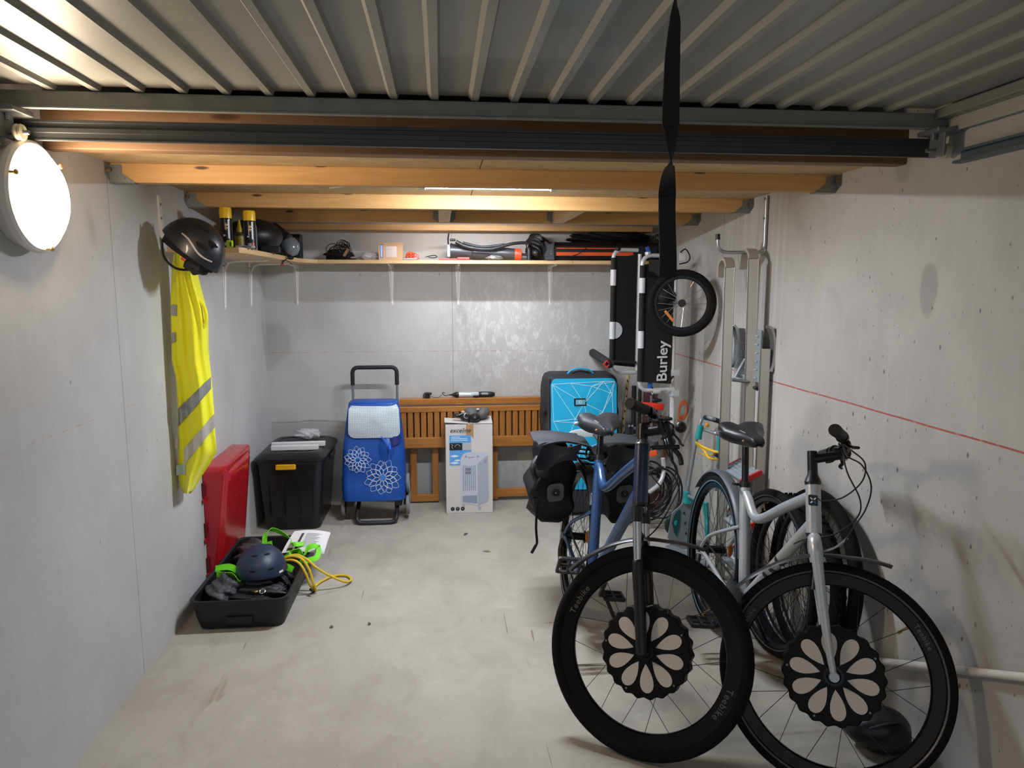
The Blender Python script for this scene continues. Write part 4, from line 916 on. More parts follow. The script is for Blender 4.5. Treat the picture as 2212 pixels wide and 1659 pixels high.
def wheel(parent, W, side, R=.35, tw=.021, rin=.262, nsp=28, motor=False, stripe=None, knob=False, hubr=.018, hw=.05, tname='tyre', spm=None, rimm=None, rim_flat=True):
    """W(fw, up, lat) places a point of the wheel; the tyre is the part, everything else hangs on it"""
    C = W(0, 0, 0); ax = (W(0, 0, 1)-C).normalized()
    def ringpts(prof, n=72):
        q = MB(); return q.loft([[W(r*cos(a), r*sin(a), h) for r, h in prof] for a in [2*pi*i/n for i in range(n)]], closed=True)
    rt = R-tw; tp = [(rt+tw*cos(a), tw*sin(a)) for a in [2*pi*i/12 for i in range(12)]]
    ty = ringpts(tp).build(tname, rub(), parent, 50)
    if knob:
        q = MB()
        for i in range(60):
            a = 2*pi*i/60
            for lat in (-.012, .004):
                c = [W((R+.002)*cos(a+.02*(lat > 0))+dx*cos(a)-dt*sin(a), (R+.002)*sin(a+.02*(lat > 0))+dx*sin(a)+dt*cos(a), lat+dl) for dx in (-.008, .003) for dt in (-.006, .006) for dl in (0, .009)]
                q.add(c, [(0, 1, 3, 2), (4, 6, 7, 5), (0, 4, 5, 1), (2, 3, 7, 6), (0, 2, 6, 4), (1, 5, 7, 3)])
        o = q.build('tread_blocks', rub(), ty, 0); o['kind'] = 'stuff'
    ro = R-2*tw+.006
    ringpts([(ro, -.012), (ro, .012), (rin+.004, .011), (rin, .006), (rin, -.006), (rin+.004, -.011)], 72).build('rim', rimm or mat('rim_black', '#070708', .28, .0, spec=.25), ty, 30)
    if stripe:
        for sd in (-1, 1): 
            q = MB().loft([[W(r*cos(a), r*sin(a), sd*h) for r, h in ((R-2*tw+.010, tw*.80), (R-2*tw+.014, tw*.95), (R-2*tw+.0125, tw*.98), (R-2*tw+.0085, tw*.83))] for a in [2*pi*i/72 for i in range(72)]], closed=True)
            q.build('reflective_line', stripe, ty, 0)
    h = MB().cyl(W(0, 0, -hw), W(0, 0, hw), hubr, n=16).cyl(W(0, 0, -hw*.8), W(0, 0, -hw*.7), hubr*1.7, n=16).cyl(W(0, 0, hw*.7), W(0, 0, hw*.8), hubr*1.7, n=16)
    h.build('hub', mat('hub_black', '#1a1a1c', .3, .5), ty)
    r0 = .148 if motor else hubr*1.5; spm = spm or mat('spoke_dark', '#2a2b2d', .35, .7)
    for i in range(nsp):
        a = 2*pi*i/nsp; sd = 1 if i % 2 else -1; tw_ = (.28 if (i//2) % 2 else -.28) if not motor else (.12 if (i//2) % 2 else -.12)
        a0 = a+tw_*(2.2 if not motor else 1.6)
        MB().cyl(W(r0*cos(a0), r0*sin(a0), sd*hw*.62), W((rin+.002)*cos(a), (rin+.002)*sin(a), 0), .0011, n=5, caps=False).build('spoke', spm, ty)
    a = 1.1 if not motor else .65
    MB().cyl(W((rin)*cos(a), rin*sin(a), 0), W((rin-.030)*cos(a), (rin-.030)*sin(a), 0), .003, n=8).cyl(W((rin-.022)*cos(a), (rin-.022)*sin(a), 0), W((rin-.036)*cos(a), (rin-.036)*sin(a), 0), .0045, n=8).build('valve', mat('valve_brass', '#9a7a4a', .4, .7), ty)
    if motor:
        # scalloped black motor disc with ten cream petals
        n = 132; out = []
        def rad(a): return .151+.0038*cos(22*a)
        ang = [2*pi*i/n for i in range(n)]
        q = MB().loft([[W(.03*cos(a), .03*sin(a), -.036) for a in ang], [W(.13*cos(a), .13*sin(a), -.035) for a in ang], [W((rad(a)-.004)*cos(a), (rad(a)-.004)*sin(a), -.032) for a in ang], [W(rad(a)*cos(a), rad(a)*sin(a), -.028) for a in ang],
                       [W(rad(a)*cos(a), rad(a)*sin(a), .028) for a in ang], [W(.13*cos(a), .13*sin(a), .035) for a in ang], [W(.03*cos(a), .03*sin(a), .036) for a in ang]])
        q.build('motor_disc', mat('motor_black', '#060607', .5, .0, spec=.2), ty, 30)
        mp = mat('petal_cream', '#cdc2b8', .55, var=.03)
        for k_ in range(10):
            a0 = pi/2+.10+2*pi*k_/10; pts = []
            for j in range(21):
                t_ = 2*pi*j/21; s_ = (1-cos(t_))/2; r_ = .040+.092*s_; wd = .0245*sin(t_)*(s_**.5)*1.22
                pts.append((r_*cos(a0)-wd*sin(a0), r_*sin(a0)+wd*cos(a0)))
            for sd in (-1, 1):
                P3 = [W(x_, y_, sd*.0366) for x_, y_ in pts]; P4 = [W(x_, y_, sd*.034) for x_, y_ in pts]; q = MB(); nn_ = len(pts)
                q.loft([P4, P3]); q.build('petal', mp, ty, 0)
        for sd in (-1, 1): MB().cyl(W(0, 0, sd*.034), W(0, 0, sd*.048), .026, .018, n=24).build('hub_boss', mat('hub_black', '#1a1a1c', .3, .5), ty)
        for k_ in range(5):
            a0 = .5+2*pi*k_/5; MB().cyl(W(.138*cos(a0), .138*sin(a0), -.0345), W(.138*cos(a0), .138*sin(a0), -.0375), .0035, n=8).build('disc_screw', m_galv_d, ty)
    return ty

def bicycle(b, name, label, fm, fmd, kind):
    base = V((b.x, b.y, 0)); t = thing('bicycle', label, 'bicycle', base)
    susp = kind == 'blue'
    # wheels
    Wf = lambda fw, up, lat: b.sp(up, b.off+fw, lat); Wr = lambda fw, up, lat: b.pt(fw, lat, WR+up)
    stripe = None if susp else mat('stripe_grey', '#55575a', .4, .2)
    ft = wheel(t, Wf, 0, motor=True, stripe=stripe, tname='front_tyre', tw=.021 if susp else .020, rin=.262 if susp else .276, nsp=20)
    ty = wheel(t, Wr, 0, R=.35, rin=.288, tname='rear_tyre', nsp=32, stripe=mat('stripe_blue', '#6f99b0', .4, .2) if not susp else mat('stripe_pale', '#8a8c8e', .5))
    m_let = mat('rim_letters', '#5d5855' if susp else '#3d3c3b', .5)
    for a0 in (2.62, 5.80 if susp else .50):
        rm = .2885 if susp else .298
        text_mesh('Teebike', .030 if susp else .022, None, (1, 0, 0), (0, 0, 1), m_let, ft, 'lettering', bold=.0003, space=1.15,
                  path=lambda x_, y_, a0=a0, rm=rm: Wf((rm+y_)*cos(a0-x_/rm), (rm+y_)*sin(a0-x_/rm), -.0128))
    MB().ell(Wr(.17, .06, .01), (.012, .004, .03)).build('spoke_reflector', mat('amber_reflector', '#c4701c', .3, coat=.4), ty)
    # frame tubes
    H0, H1 = b.sp(b.fork+.012, 0, 0), b.sp(b.fork+.012+b.head, 0, 0); hl = lambda k_: H0.lerp(H1, k_)
    BB = b.pt(b.bb[0], 0, b.bb[1])
    MB().cyl(H0, H1, .0270 if susp else .0245, n=28).build('head_tube', fmd if susp else fm, t)
    MB().cyl(b.seat(0), b.seat(b.ST), .0225, n=24).build('seat_tube', fm, t)
    low = b.seat(b.ST-.14, 0, .135); 
    tp = smooth_path([hl(.78), hl(.78).lerp(low, .45)-b.u*.0, low, b.seat(b.ST-.06, 0, .035), b.seat(b.ST-.035, 0, .004)], 7)
    MB().tube(tp, .0195, 18).build('top_tube', fm, t)
    MB().tube([hl(.22), BB+b.u*.01], .0235 if susp else .021, 18).build('down_tube', fm, t)
    for s_ in (-1, 1):
        AX = b.pt(0, s_*.064, WR)
        MB().tube(smooth_path([AX, b.pt(.12, s_*.062, WR-.01), b.pt(b.bb[0]-.05, s_*.045, b.bb[1]+.005), b.pt(b.bb[0], s_*.03, b.bb[1])], 5), .0095, 12).build('chain_stay', fm, t)
        q = b.seat(.30, s_*.02); MB().tube(smooth_path([AX, b.pt(.08, s_*.06, WR+.09), q.lerp(AX, .25)+b.u*.015, q], 5), .0085, 12).build('seat_stay', fm, t)
        MB().cyl(AX-b.l*.012, AX+b.l*.012, .016, n=14).build('axle_nut', m_galv_d, t)
    MB().cyl(b.pt(b.bb[0], -.05, b.bb[1]), b.pt(b.bb[0], .05, b.bb[1]), .026, n=20).build('bottom_bracket', blk() if susp else fm, t)
    # headset, stem, bar
    for k_ in (-.012, 1.0): c = H0.lerp(H1, k_) if k_ > 0 else H0-(H1-H0).normalized()*.010; MB().cyl(c, c+(H1-H0).normalized()*.010, .026, n=24).build('headset_cup', blk(), t)
    top = b.fork+.012+b.head
    if susp:
        MB().lathe(b.sp(top+.008, 0, 0), b.sp(top+.1, 0, 0)-b.sp(top, 0, 0), [(.027, 0), (.022, .008), (.015, .022), (.0145, .075)], 24).build('spacer', mat('spacer_grey', '#6c6f73', .35, .6), t)
        q = MB().cyl(b.sp(top+.028, 0, 0), b.sp(top+.078, 0, 0), .020, n=20); q.build('stem_clamp', mat('stem_black', '#121214', .35, .2), t)
        MB().tube([b.sp(top+.052, .0, 0), b.sp(top+.062, .075, 0)], .017, 16).build('stem', mat('stem_black', '#121214', .35, .2), t)
        for k_ in (.038, .064): MB().cyl(b.sp(top+k_, -.024, -.012), b.sp(top+k_, -.024, -.024), .0055, n=12).build('stem_bolt', chrome(), t)
        bc = (top+.064, .080)
    else:
        MB().lathe(b.sp(top+.008, 0, 0), b.sp(top+.1, 0, 0)-b.sp(top, 0, 0), [(.028, 0), (.026, .006), (.017, .028), (.0155, .06)], 24).build('spacer', blk(), t)
        MB().cyl(b.sp(top+.02, 0, 0), b.sp(top+.115, 0, 0), .0165, n=20).build('stem_clamp', mat('stem_black', '#121214', .35, .2), t)
        MB().tube([b.sp(top+.088, .0, 0), b.sp(top+.105, .09, 0)], .016, 16).build('stem', mat('stem_black', '#121214', .35, .2), t)
        bc = (top+.107, .10)
    mb_ = mat('bar_black', '#0f0f11', .35, .2)
    barp = lambda lat: (bc[0]+.030*min(1, abs(lat)/.16), bc[1]-.02*max(0, abs(lat)-.05)/.12*(abs(lat) > .05), lat)
    sw = lambda lat: b.sp(bc[0]+.034*min(1, max(0, abs(lat)-.03)/.11), bc[1]-.30*max(0, abs(lat)-.06)**1.25, lat)
    MB().tube([sw(l_/100) for l_ in range(-29, 30)], .0125, 12).build('handlebar', mb_, t)
    MB().cyl(sw(-.028), sw(.028), .020, n=18).build('bar_clamp', mb_, t)
    for s_ in (-1, 1):
        gp = [sw(s_*l_) for l_ in (.195, .21, .24, .27, .295, .302)]
        MB().tube(gp, .016, 16, rad=[.0190, .0172, .0180, .0188, .0198, .0185]).build('grip', mat('grip_rubber', '#0d0d0e', .65, var=.2, vs=80, bump=.6, bs=400), t)
        o_ = sw(s_*.165); fw = (b.sp(0, 1, 0)-b.sp(0, 0, 0)).normalized(); dn = -(b.sp(1, 0, 0)-b.sp(0, 0, 0)).normalized(); lt = (b.sp(0, 0, s_)-b.sp(0, 0, 0)).normalized()
        MB().cyl(sw(s_*.15), sw(s_*.175), .019, n=16).build('lever_clamp', mb_, t)
        MB().tube(smooth_path([o_+fw*.010-lt*.03+dn*.010, o_+fw*.022-lt*.005+dn*.028, o_+fw*.030+lt*.04+dn*.040, o_+fw*.026+lt*.09+dn*.046, o_+fw*.032+lt*.11+dn*.050], 5), .007, 10, flat=.7).build('brake_lever', mb_, t)
        MB().ell(sw(s_*.135)+dn*.018+fw*.004, (.020, .018, .016), f=lambda v: 1+.1*sin(5*v.x)).build('shifter', mb_, t)
        MB().tube(smooth_path([sw(s_*.135)+dn*.02, sw(s_*.145)+dn*.038-fw*.012, sw(s_*.16)+dn*.042-fw*.028], 4), .006, 8).build('shift_lever', mb_, t)
    if not susp:
        MB().ell(sw(-.10)+(b.sp(.02, -.008, 0)-b.sp(0, 0, 0)), (.020, .020, .018)).build('bell', mb_, t)
    # fork
    crown = b.sp(b.fork, 0, 0)
    cable = lambda pts, r=.0024, nm='cable': MB().tube(smooth_path(pts, 8), r, 7).build(nm, mat('cable_black', '#101012', .4), t)
    if susp:
        MB().loft([[b.sp(b.fork-.005+dz, .022*cos(a)*k1, .068*sin(a)*k1) for a in [2*pi*i/20 for i in range(20)]] for dz, k1 in ((-.022, .9), (-.018, 1), (.0, 1), (.006, .75))]).build('fork_crown', mat('crown_black', '#141518', .2, .4, coat=.5), t)
        for s_ in (-1, 1):
            MB().cyl(b.sp(b.fork-.015, .004, s_*.060), b.sp(.24, .018, s_*.060), .0150, n=20).build('stanchion', chrome(), t)
            MB().cyl(b.sp(b.fork-.012, .004, s_*.060), b.sp(b.fork-.06, .006, s_*.060), .0195, n=20).build('crown_sleeve', blk(), t)
            MB().lathe(b.sp(.30, .015, s_*.060), b.sp(0, .04, s_*.060)-b.sp(.30, .015, s_*.060), [(.017, 0), (.021, .004), (.0215, .01), (.021, .10), (.019, .28), (.021, .305), (.012, .312)], 20).build('fork_leg', mat('fork_black', '#0e0e10', .35, .1), t)
        MB().tube(smooth_path([b.sp(.30, .020, -.060), b.sp(.35, .010, -.055), b.sp(.385, .0, -.02), b.sp(.385, .0, .02), b.sp(.35, .010, .055), b.sp(.30, .020, .060)], 5), .016, 12, flat=.7).build('fork_brace', mat('fork_black', '#0e0e10', .35, .1), t)
    else:
        MB().cyl(b.sp(b.fork-.006, 0, 0), b.sp(b.fork+.012, 0, 0), .022, n=20).build('crown_race', fm, t)
        for s_ in (-1, 1):
            P_ = smooth_path([b.sp(b.fork-.004, 0, s_*.008), b.sp(b.fork-.012, .0, s_*.038), b.sp(b.fork-.045, .002, s_*.058), b.sp(.25, .014, s_*.060), b.sp(.10, .030, s_*.058), b.sp(.0, .045, s_*.055)], 6)
            n_ = len(P_); MB().tube(P_, .018, 16, rad=[.0185+.002*(i < 14)-.009*max(0, (i-12)/(n_-13)) for i in range(n_)]).build('fork_leg', fm, t)
            MB().cyl(b.sp(0, b.off, s_*.050), b.sp(0, b.off, s_*.066), .015, n=18).build('axle_nut', mat('nut_steel', '#9b9c9d', .3, .8), t)
        for s_ in (-1, 1):   # v-brake arms
            MB().tube([b.sp(.26, -.01, s_*.045), b.sp(.375, .006, s_*.036)], .007, 8).build('brake_arm', blk(), t)
            MB().box(b.sp(.315, .0, s_*.026), (.012, .045, .012), None, .003).build('brake_pad', rub(), t, 0)
    # mudguard
    fd = []
    a0, a1 = (62, 141)
    for i in range(31):
        k_ = i/30; a = RAD(a0+(a1-a0)*k_); r_ = .376+.022*max(0, .25-k_)/.25+.010*max(0, k_-.75)/.25
        w_ = .026*min(1, .25+k_*9)*min(1, .5+(1-k_)*5); fd.append([Wf((r_-dr)*cos(a), (r_-dr)*sin(a), w_*s_) for s_, dr in ((-1, .010), (-.75, .002), (0, -.003), (.75, .002), (1, .010), (.75, .005), (0, .0), (-.75, .005))])
    MB().loft(fd).build('front_mudguard', mat('mudguard_black', '#2b2c2f', .35, var=.05), t, 60)
    rf = []
    for i in range(31):
        k_ = i/30; a = RAD((42+118*k_) if susp else (15+130*k_)); r_ = .372; w_ = .027; rf.append([Wr((r_-dr)*cos(a), (r_-dr)*sin(a), w_*s_) for s_, dr in ((-1, .012), (-.75, .002), (0, -.003), (.75, .002), (1, .012), (.75, .005), (0, .0), (-.75, .005))])
    MB().loft(rf).build('rear_mudguard', mat('mudguard_grey', '#2c2e31' if not susp else '#4e5155', .75 if not susp else .45, .1 if susp else 0), t, 60)
    # seat
    MB().cyl(b.seat(b.ST-.03), b.seat(b.ST+b.post-.03), .0145, n=20).build('seat_post', mat('post_black', '#151517', .3, .3), t)
    MB().cyl(b.seat(b.ST-.012), b.seat(b.ST+.012), .023, n=20).build('seat_clamp', blk(), t)
    MB().tube([b.seat(b.ST, -.02), b.seat(b.ST, -.045), b.seat(b.ST, -.06, .02)], .006, 8).build('clamp_lever', blk(), t)
    S0 = b.seat(b.ST+b.post); su = V((0, 0, 1)); sf = (b.f-su*b.f.dot(su)).normalized(); sl = su.cross(sf)
    sr = []
    prof = [(-.135, .030, .030, .0), (-.130, .062, .045, .0), (-.115, .090, .055, .0), (-.08, .100, .060, .0), (-.04, .090, .058, -.002), (.0, .062, .052, -.004), (.04, .042, .046, -.004), (.08, .034, .042, -.003), (.11, .030, .038, -.002), (.128, .024, .030, -.004), (.134, .012, .018, -.006)]
    for x_, hw_, th_, dz in prof:
        ring = []
        for j in range(24):
            a = 2*pi*j/24; c_, s_ = cos(a), sin(a); yy = hw_*(abs(c_)**.75)*(1 if c_ >= 0 else -1)
            zz_ = th_*.55*s_ if s_ > 0 else th_*.80*s_*(1.0 if abs(c_) > .5 else .6)
            if s_ > 0: zz_ += .018*(x_ < -.03)*min(1, (-x_-.03)/.05)*(abs(yy)/.1)*1.2-.008*(abs(yy) < .018)
            ring.append(S0+sf*(x_+.02)+sl*yy+su*(zz_+dz+.012))
        sr.append(ring)
    sd = MB().loft(sr).build('saddle', mat('saddle_black' if not susp else 'saddle_dark', '#1b1b1e' if not susp else '#2b2c30', .42, var=.08, bump=.1, bs=300), t, 60)
    MB().ell(S0-sf*.062-sl*.094+su*.004, (.024, .011, .011)).build('side_emblem', mat('emblem_silver', '#c6ccd2', .2, .8), sd)
    MB().ell(S0+sf*.08-sl*.036+su*.0, (.010, .004, .007)).build('copper_badge', mat('copper_badge', '#b5836b', .4, .3), sd)
    MB().tube([S0+sf*.02-sl*.035+su*.033, S0+sf*.06-sl*.025+su*.030], .0022, 6).build('top_line', mat('trim_grey', '#8b8682', .5), sd)
    for s_ in (-1, 1): MB().tube(smooth_path([S0+sf*.10+su*-.018+sl*.008*s_, S0+sf*.05+su*-.028+sl*.022*s_, S0-sf*.03+su*-.028+sl*.022*s_, S0-sf*.09+su*-.012+sl*.035*s_], 4), .0035, 8).build('saddle_rail', mat('rail_steel', '#8c8d8f', .3, .8), sd)
    MB().box(S0-su*.028, (.035, .045, .02), None, .005).build('saddle_clamp', blk(), sd, 0)
    # drive side (bike's right, lateral negative)
    MB().lathe(b.pt(b.bb[0], -.045, b.bb[1]), -b.l, [(.001, 0), (.085, .001), (.090, .003), (.085, .006), (.001, .008)], 36).build('chain_ring', blk(), t)
    MB().lathe(b.pt(0, -.035, WR), -b.l, [(.02, 0), (.045, .001), (.045, .004), (.038, .010), (.030, .018), (.02, .024)], 28).build('cassette', mat('cassette', '#2e2f31', .4, .7), t)
    ch = [b.pt(.0, -.050, WR+.045), b.pt(b.bb[0], -.052, b.bb[1]+.088)]; MB().tube(ch, .0045, 6).build('chain', mat('chain', '#3b3a38', .45, .7), t)
    ch = [b.pt(.03, -.050, WR-.085), b.pt(b.bb[0], -.052, b.bb[1]-.088)]; MB().tube(ch, .0045, 6).build('chain', mat('chain', '#3b3a38', .45, .7), t)
    q = MB().tube(smooth_path([b.pt(.02, -.075, WR-.02), b.pt(.045, -.085, WR-.06), b.pt(.035, -.075, WR-.12), b.pt(.02, -.06, WR-.16)], 4), .012, 10, flat=.6); q.build('derailleur', blk(), t)
    MB().lathe(b.pt(.03, -.06, WR-.15), -b.l, [(.001, 0), (.022, .001), (.022, .008), (.001, .009)], 16).build('jockey_wheel', blk(), t)
    ca = {'blue': .75, 'silver': -2.1}[kind]
    for s_, aa in ((-1, ca), (1, ca+pi)):
        c0 = b.pt(b.bb[0], s_*.062, b.bb[1]); c1 = b.pt(b.bb[0]+.165*cos(aa), s_*.078, b.bb[1]+.165*sin(aa))
        MB().beam(c0, c1, .022, .012, b.l, .004).build('crank', blk(), t, 0)
        pc_ = c1+b.l*(s_*.062); q = MB(); pf = (b.u*.9+b.f*.43).normalized() if kind == 'blue' and s_ < 0 else b.f; pu = b.l.cross(pf)
        for fx_ in (-.040, .040): q.beam(pc_+pf*fx_-b.l*.045, pc_+pf*fx_+b.l*.045, .010, .016, pu, .003)
        for lx in (-.045, 0, .045): q.beam(pc_-pf*.042+b.l*lx, pc_+pf*.042+b.l*lx, .012, .016, pu, .003)
        q.cyl(c1, pc_+b.l*(s_*.04), .008, n=10); q.build('pedal', blk(), t, 0)
    MB().tube([b.pt(b.bb[0]-.09, .045, b.bb[1]-.01), b.pt(b.bb[0]-.10, .19, .012)], .009, 10).build('kickstand', blk(), t)
    return t, cable, sw, hl, Wf

m_fb = mat('frame_blue', '#2d4b76', .34, .1, var=.04, vs=3, coat=.25); m_fbd = mat('frame_navy', '#1a2344', .32, .15, var=.04, coat=.3)
m_fs = mat('frame_silver', '#b9bcbf', .34, .40, var=.03, vs=3, coat=.2)
bb_ = Bike(.634, 3.299, -1.573, .119, 1.015, 1.103, .488, .203, .546, .141, .389)
bs_ = Bike(1.248, 3.061, -1.628, .086, 1.158, 1.078, .430, .162, .476, .204, .408)
tb, cab, sw, hl, Wf = bicycle(bb_, 'bicycle', 'blue step-through bicycle with black suspension fork and black panniers', m_fb, m_fbd, 'blue')
A = lambda x_, y_, d: at(x_, y_, 'y', d)
r_ = sw(-.14)
cab([r_+V((.02, -.02, -.02)), A(1440, 975, 2.42), A(1462, 1010, 2.45), A(1460, 1050, 2.5), A(1430, 1090, 2.52), hl(.15)+V((.03, 0, 0))])
cab([r_+V((.02, -.02, -.02)), A(1450, 985, 2.40), A(1468, 1040, 2.42), A(1455, 1080, 2.40), A(1420, 1140, 2.34), bb_.sp(.36, 0, .03)])
l_ = sw(.14)
cab([l_, A(1455, 1000, 2.6), A(1465, 1030, 2.62), A(1440, 1060, 2.6), hl(.55)+V((.025, 0, 0))])
cab([l_, A(1447, 985, 2.6), A(1460, 1020, 2.6), A(1435, 1075, 2.58), A(1395, 1110, 2.52), hl(.3)+V((.025, 0, 0))])
MB().cyl(hl(.9)+V((.03, -.02, .02)), hl(.9)+V((.12, -.06, .03)), .008).build('bag_mount', blk(), tb)
# display and lamp clutter on the blue bar
MB().box(sw(-.05)+V((.0, 0, .025)), (.05, .06, .012), Matrix.Rotation(.5, 3, 'Z'), .004).build('display', mat('display', '#1a2028', .15, coat=.4), tb, 0)
MB().tube(smooth_path([sw(-.09)+V((.03, 0, -.01)), A(1452, 962, 2.42), A(1468, 985, 2.40), A(1472, 1003, 2.38)], 5), .009, 10).build('cable_sleeve', blkm(), tb)
MB().ell(sw(.05)+V((.05, .0, .01)), (.022, .02, .022)).build('front_light', blk(), tb)
# rack
q = MB()
P = lambda X, Y, Z: bb_.pt(X, Y, Z)
for s_ in (-1, 1):
    q = MB().tube(smooth_path([P(.22, s_*.05, .74), P(.05, s_*.06, .755), P(-.18, s_*.06, .755), P(-.22, s_*.04, .755)], 4), .006, 8); q.build('rack_rail', blk(), tb)
    MB().tube([P(-.02, s_*.075, .36), P(-.03, s_*.07, .755)], .005, 8).build('rack_strut', blk(), tb)
for X in (-.15, -.05, .06, .16): MB().tube([P(X, -.06, .755), P(X, .06, .755)], .005, 8).build('rack_bar', blk(), tb)
MB().tube([bb_.seat(.44, 0, 0), P(.20, 0, .745)], .008, 8).build('rack_stay', blk(), tb)
o = MB().ell(P(.14, 0, .80), (.05, .07, .035), f=lambda v: 1+.1*sin(8*v.x)).build('rack_pack', blkm(), tb)
for i, (dx, dz) in enumerate(((-.02, .02), (.0, .0), (-.01, -.03), (-.03, -.06))): MB().ell(P(.21, -.05+.02*i, .80+dz), (.006, .004, .008)).build('cyan_toggle', mat('cyan_toggle', '#2bc0d0', .5), tb)

ts, cab2, sw2, hl2, Wf2 = bicycle(bs_, 'bicycle', 'silver step-through bicycle with front motor wheel, near the right wall', m_fs, m_fs, 'silver')
r_ = sw2(-.15)+V((.0, 0, -.02))
cab2([r_, A(1838, 972, 1.98), A(1868, 1000, 1.99), A(1862, 1040, 2.0), A(1820, 1075, 2.06), A(1775, 1082, 2.15), hl2(.75)+V((.02, 0, 0))])
cab2([r_, A(1830, 985, 1.98), A(1862, 1005, 1.98), A(1882, 1050, 1.98), A(1870, 1100, 2.0), A(1840, 1145, 2.03), A(1825, 1170, 2.04)])
cab2([r_+V((0, 0, -.02)), A(1830, 1020, 2.0), A(1858, 1080, 2.02), A(1850, 1120, 2.04), A(1800, 1155, 2.1), A(1740, 1165, 2.2), A(1715, 1175, 2.25)])
MB().tube(smooth_path([A(1830, 1162, 2.04), A(1822, 1170, 2.05), A(1800, 1185, 2.07), bs_.sp(.375, .0, -.036)], 4), .004, 8).build('brake_noodle', chrome(), ts)
q = hl2(.72); nx = V((-sin(.35), -cos(.35), 0)); ux_ = V((cos(.35), -sin(.35), 0))
nx = (V((0, 0, CH))-q); nx.z = 0; nx.normalize(); ux_ = V((-nx.y, nx.x, 0)); hz = (hl2(1)-hl2(0)).normalized()
bd = MB().prism(round_poly(.030, .036, .005, 3), q+nx*.0255, ux_, hz, .002).build('head_badge', mat('badge_black', '#0f1013', .3), ts, 0)
for a in (pi/4, 3*pi/4, 5*pi/4, 7*pi/4):
    c_ = q+nx*.0275+ux_*(.0075*cos(a))+hz*(.0085*sin(a)); MB().box(c_, (.009, .0012, .004), Matrix((ux_*cos(a)+hz*sin(a), nx, -ux_*sin(a)+hz*cos(a))).transposed()).build('badge_mark', mat('badge_blue' if a > 5 else 'badge_white', '#2a6db0' if a > 5 else '#d9dde0', .4), bd, 0)
# black cable guides on the down tube
for k_ in (.42, .52, .60):
    c_ = hl2(.22).lerp(bs_.pt(bs_.bb[0], 0, bs_.bb[1]), k_); d_ = (bs_.pt(bs_.bb[0], 0, bs_.bb[1])-hl2(.22)).normalized(); MB().cyl(c_-d_*.008, c_+d_*.008, .0225, n=20).build('rubber_ring', blk(), ts)
MB().ell(bs_.pt(.0, .0, .0)+V((0, 0, 0)), (.001, .001, .001)).build('tmp', blk(), ts) if 0 else None

# ---- panniers
def pannier(cx_, cy_, cz_, label, seed, sgn):
    c0 = V((cx_, cy_, cz_)); t = thing('pannier', label, 'bicycle bag', (cx_, cy_, cz_-.19), 'panniers on the blue bicycle')
    rnd = random.Random(seed); rings = []
    for i in range(19):
        k_ = i/18; z = -.19+.36*k_; hw = .062+.040*sin(pi*min(1, k_*1.05+.12)); hd = .11+.065*min(1, k_*1.6); sh = -.035*sgn*0
        r = rrect(0, 0, hw, hd, .035, 0, 5); rings.append([c0+V((p.x+.016*sin(z*34+p.y*26+seed)-.055*(1-k_)**1.2*(1 if sgn < 0 else 0)+.02*sgn*(k_-.5), p.y+.012*sin(z*31+p.x*50+seed)+.05*(k_-.5), z+.006*sin(p.y*60))) for p in r])
    rings[0] = [c0+V((0, -.02, -.195))+(p-c0-V((0, -.02, -.19)))*.8 for p in rings[0]]
    MB().loft(rings).build('body', mat('pannier_black', '#0e0e11', .62, var=.3, vs=12, bump=.4, bs=40, spec=.3), t, 70)
    # rolled top folded over
    fl = mat('pannier_grey', '#26282c', .55, var=.2, vs=10, bump=.3, bs=40)
    MB().grid(lambda u, v: c0+V((-.115+.19*u+.01*sin(6*v), -.185+.02*sin(5*u)+.05*v*(u-.5), .190-.11*v*(1.0-.35*u)+.010*sin(7*u+3*v))), 14, 8, .006, (0, 1, 0)).build('roll_top', fl, t, 70)
    MB().grid(lambda u, v: c0+V((-.105+.24*u, -.18+.36*v, .185+.014*sin(pi*u)+.008*sin(8*v+4*u)-.015*v)), 12, 10, .008, (0, 0, -1)).build('top_flap', fl, t, 70)
    f_ = c0+V((-.03, -.186, -.03)); Rz = Matrix.Rotation(.15, 3, 'X')
    MB().prism(round_poly(.075, .085, .022, 5), f_, (1, -.05, .12), (.0, -.12, 1), .006).build('reflector_patch', mat('patch_grey', '#57585a', .5), t, 0)
    MB().torus(f_+V((0, -.006, 0)), (0, 1, .1), .013, .005, 20, 8).build('patch_ring', blk(), t)
    MB().ell(f_+V((0, -.008, 0)), (.005, .003, .005)).build('patch_centre', mat('patch_dot', '#8a8a8c', .4), t)
    return t
t = pannier(.540, 3.27, .665, 'black roll-top pannier on the left of the blue bicycle rack, strap hanging', 3, -1)
st = [A(1163, 1075, 3.12), A(1160, 1100, 3.12), A(1158, 1140, 3.12), A(1160, 1170, 3.12), A(1158, 1178, 3.12)]
MB().ribbon(smooth_path(st, 5), (1, .4, 0), .012, .002).build('hanging_strap', blkm(), t, 0); MB().box(A(1153, 1186, 3.12), (.014, .006, .045), Matrix.Rotation(.5, 3, 'Y'), .002).build('strap_end', blk(), t, 0)
MB().box(A(1158, 1082, 3.12), (.03, .02, .03), None, .006).build('buckle', blk(), t, 0)
MB().ell(A(1172, 1020, 3.14), (.05, .03, .045), Matrix.Rotation(.5, 3, 'Y')).build('side_pocket', mat('pannier_grey', '#34363b', .5), t)
MB().tube(smooth_path([A(1160, 985, 3.15), A(1148, 1010, 3.12), A(1160, 1045, 3.12), A(1185, 1062, 3.12), A(1190, 1030, 3.14)], 5), .010, 8, flat=.4).build('side_strap', mat('pannier_grey', '#34363b', .5), t)
pannier(.870, 3.30, .64, 'black pannier on the right of the blue bicycle rack, behind the frame', 8, 1)
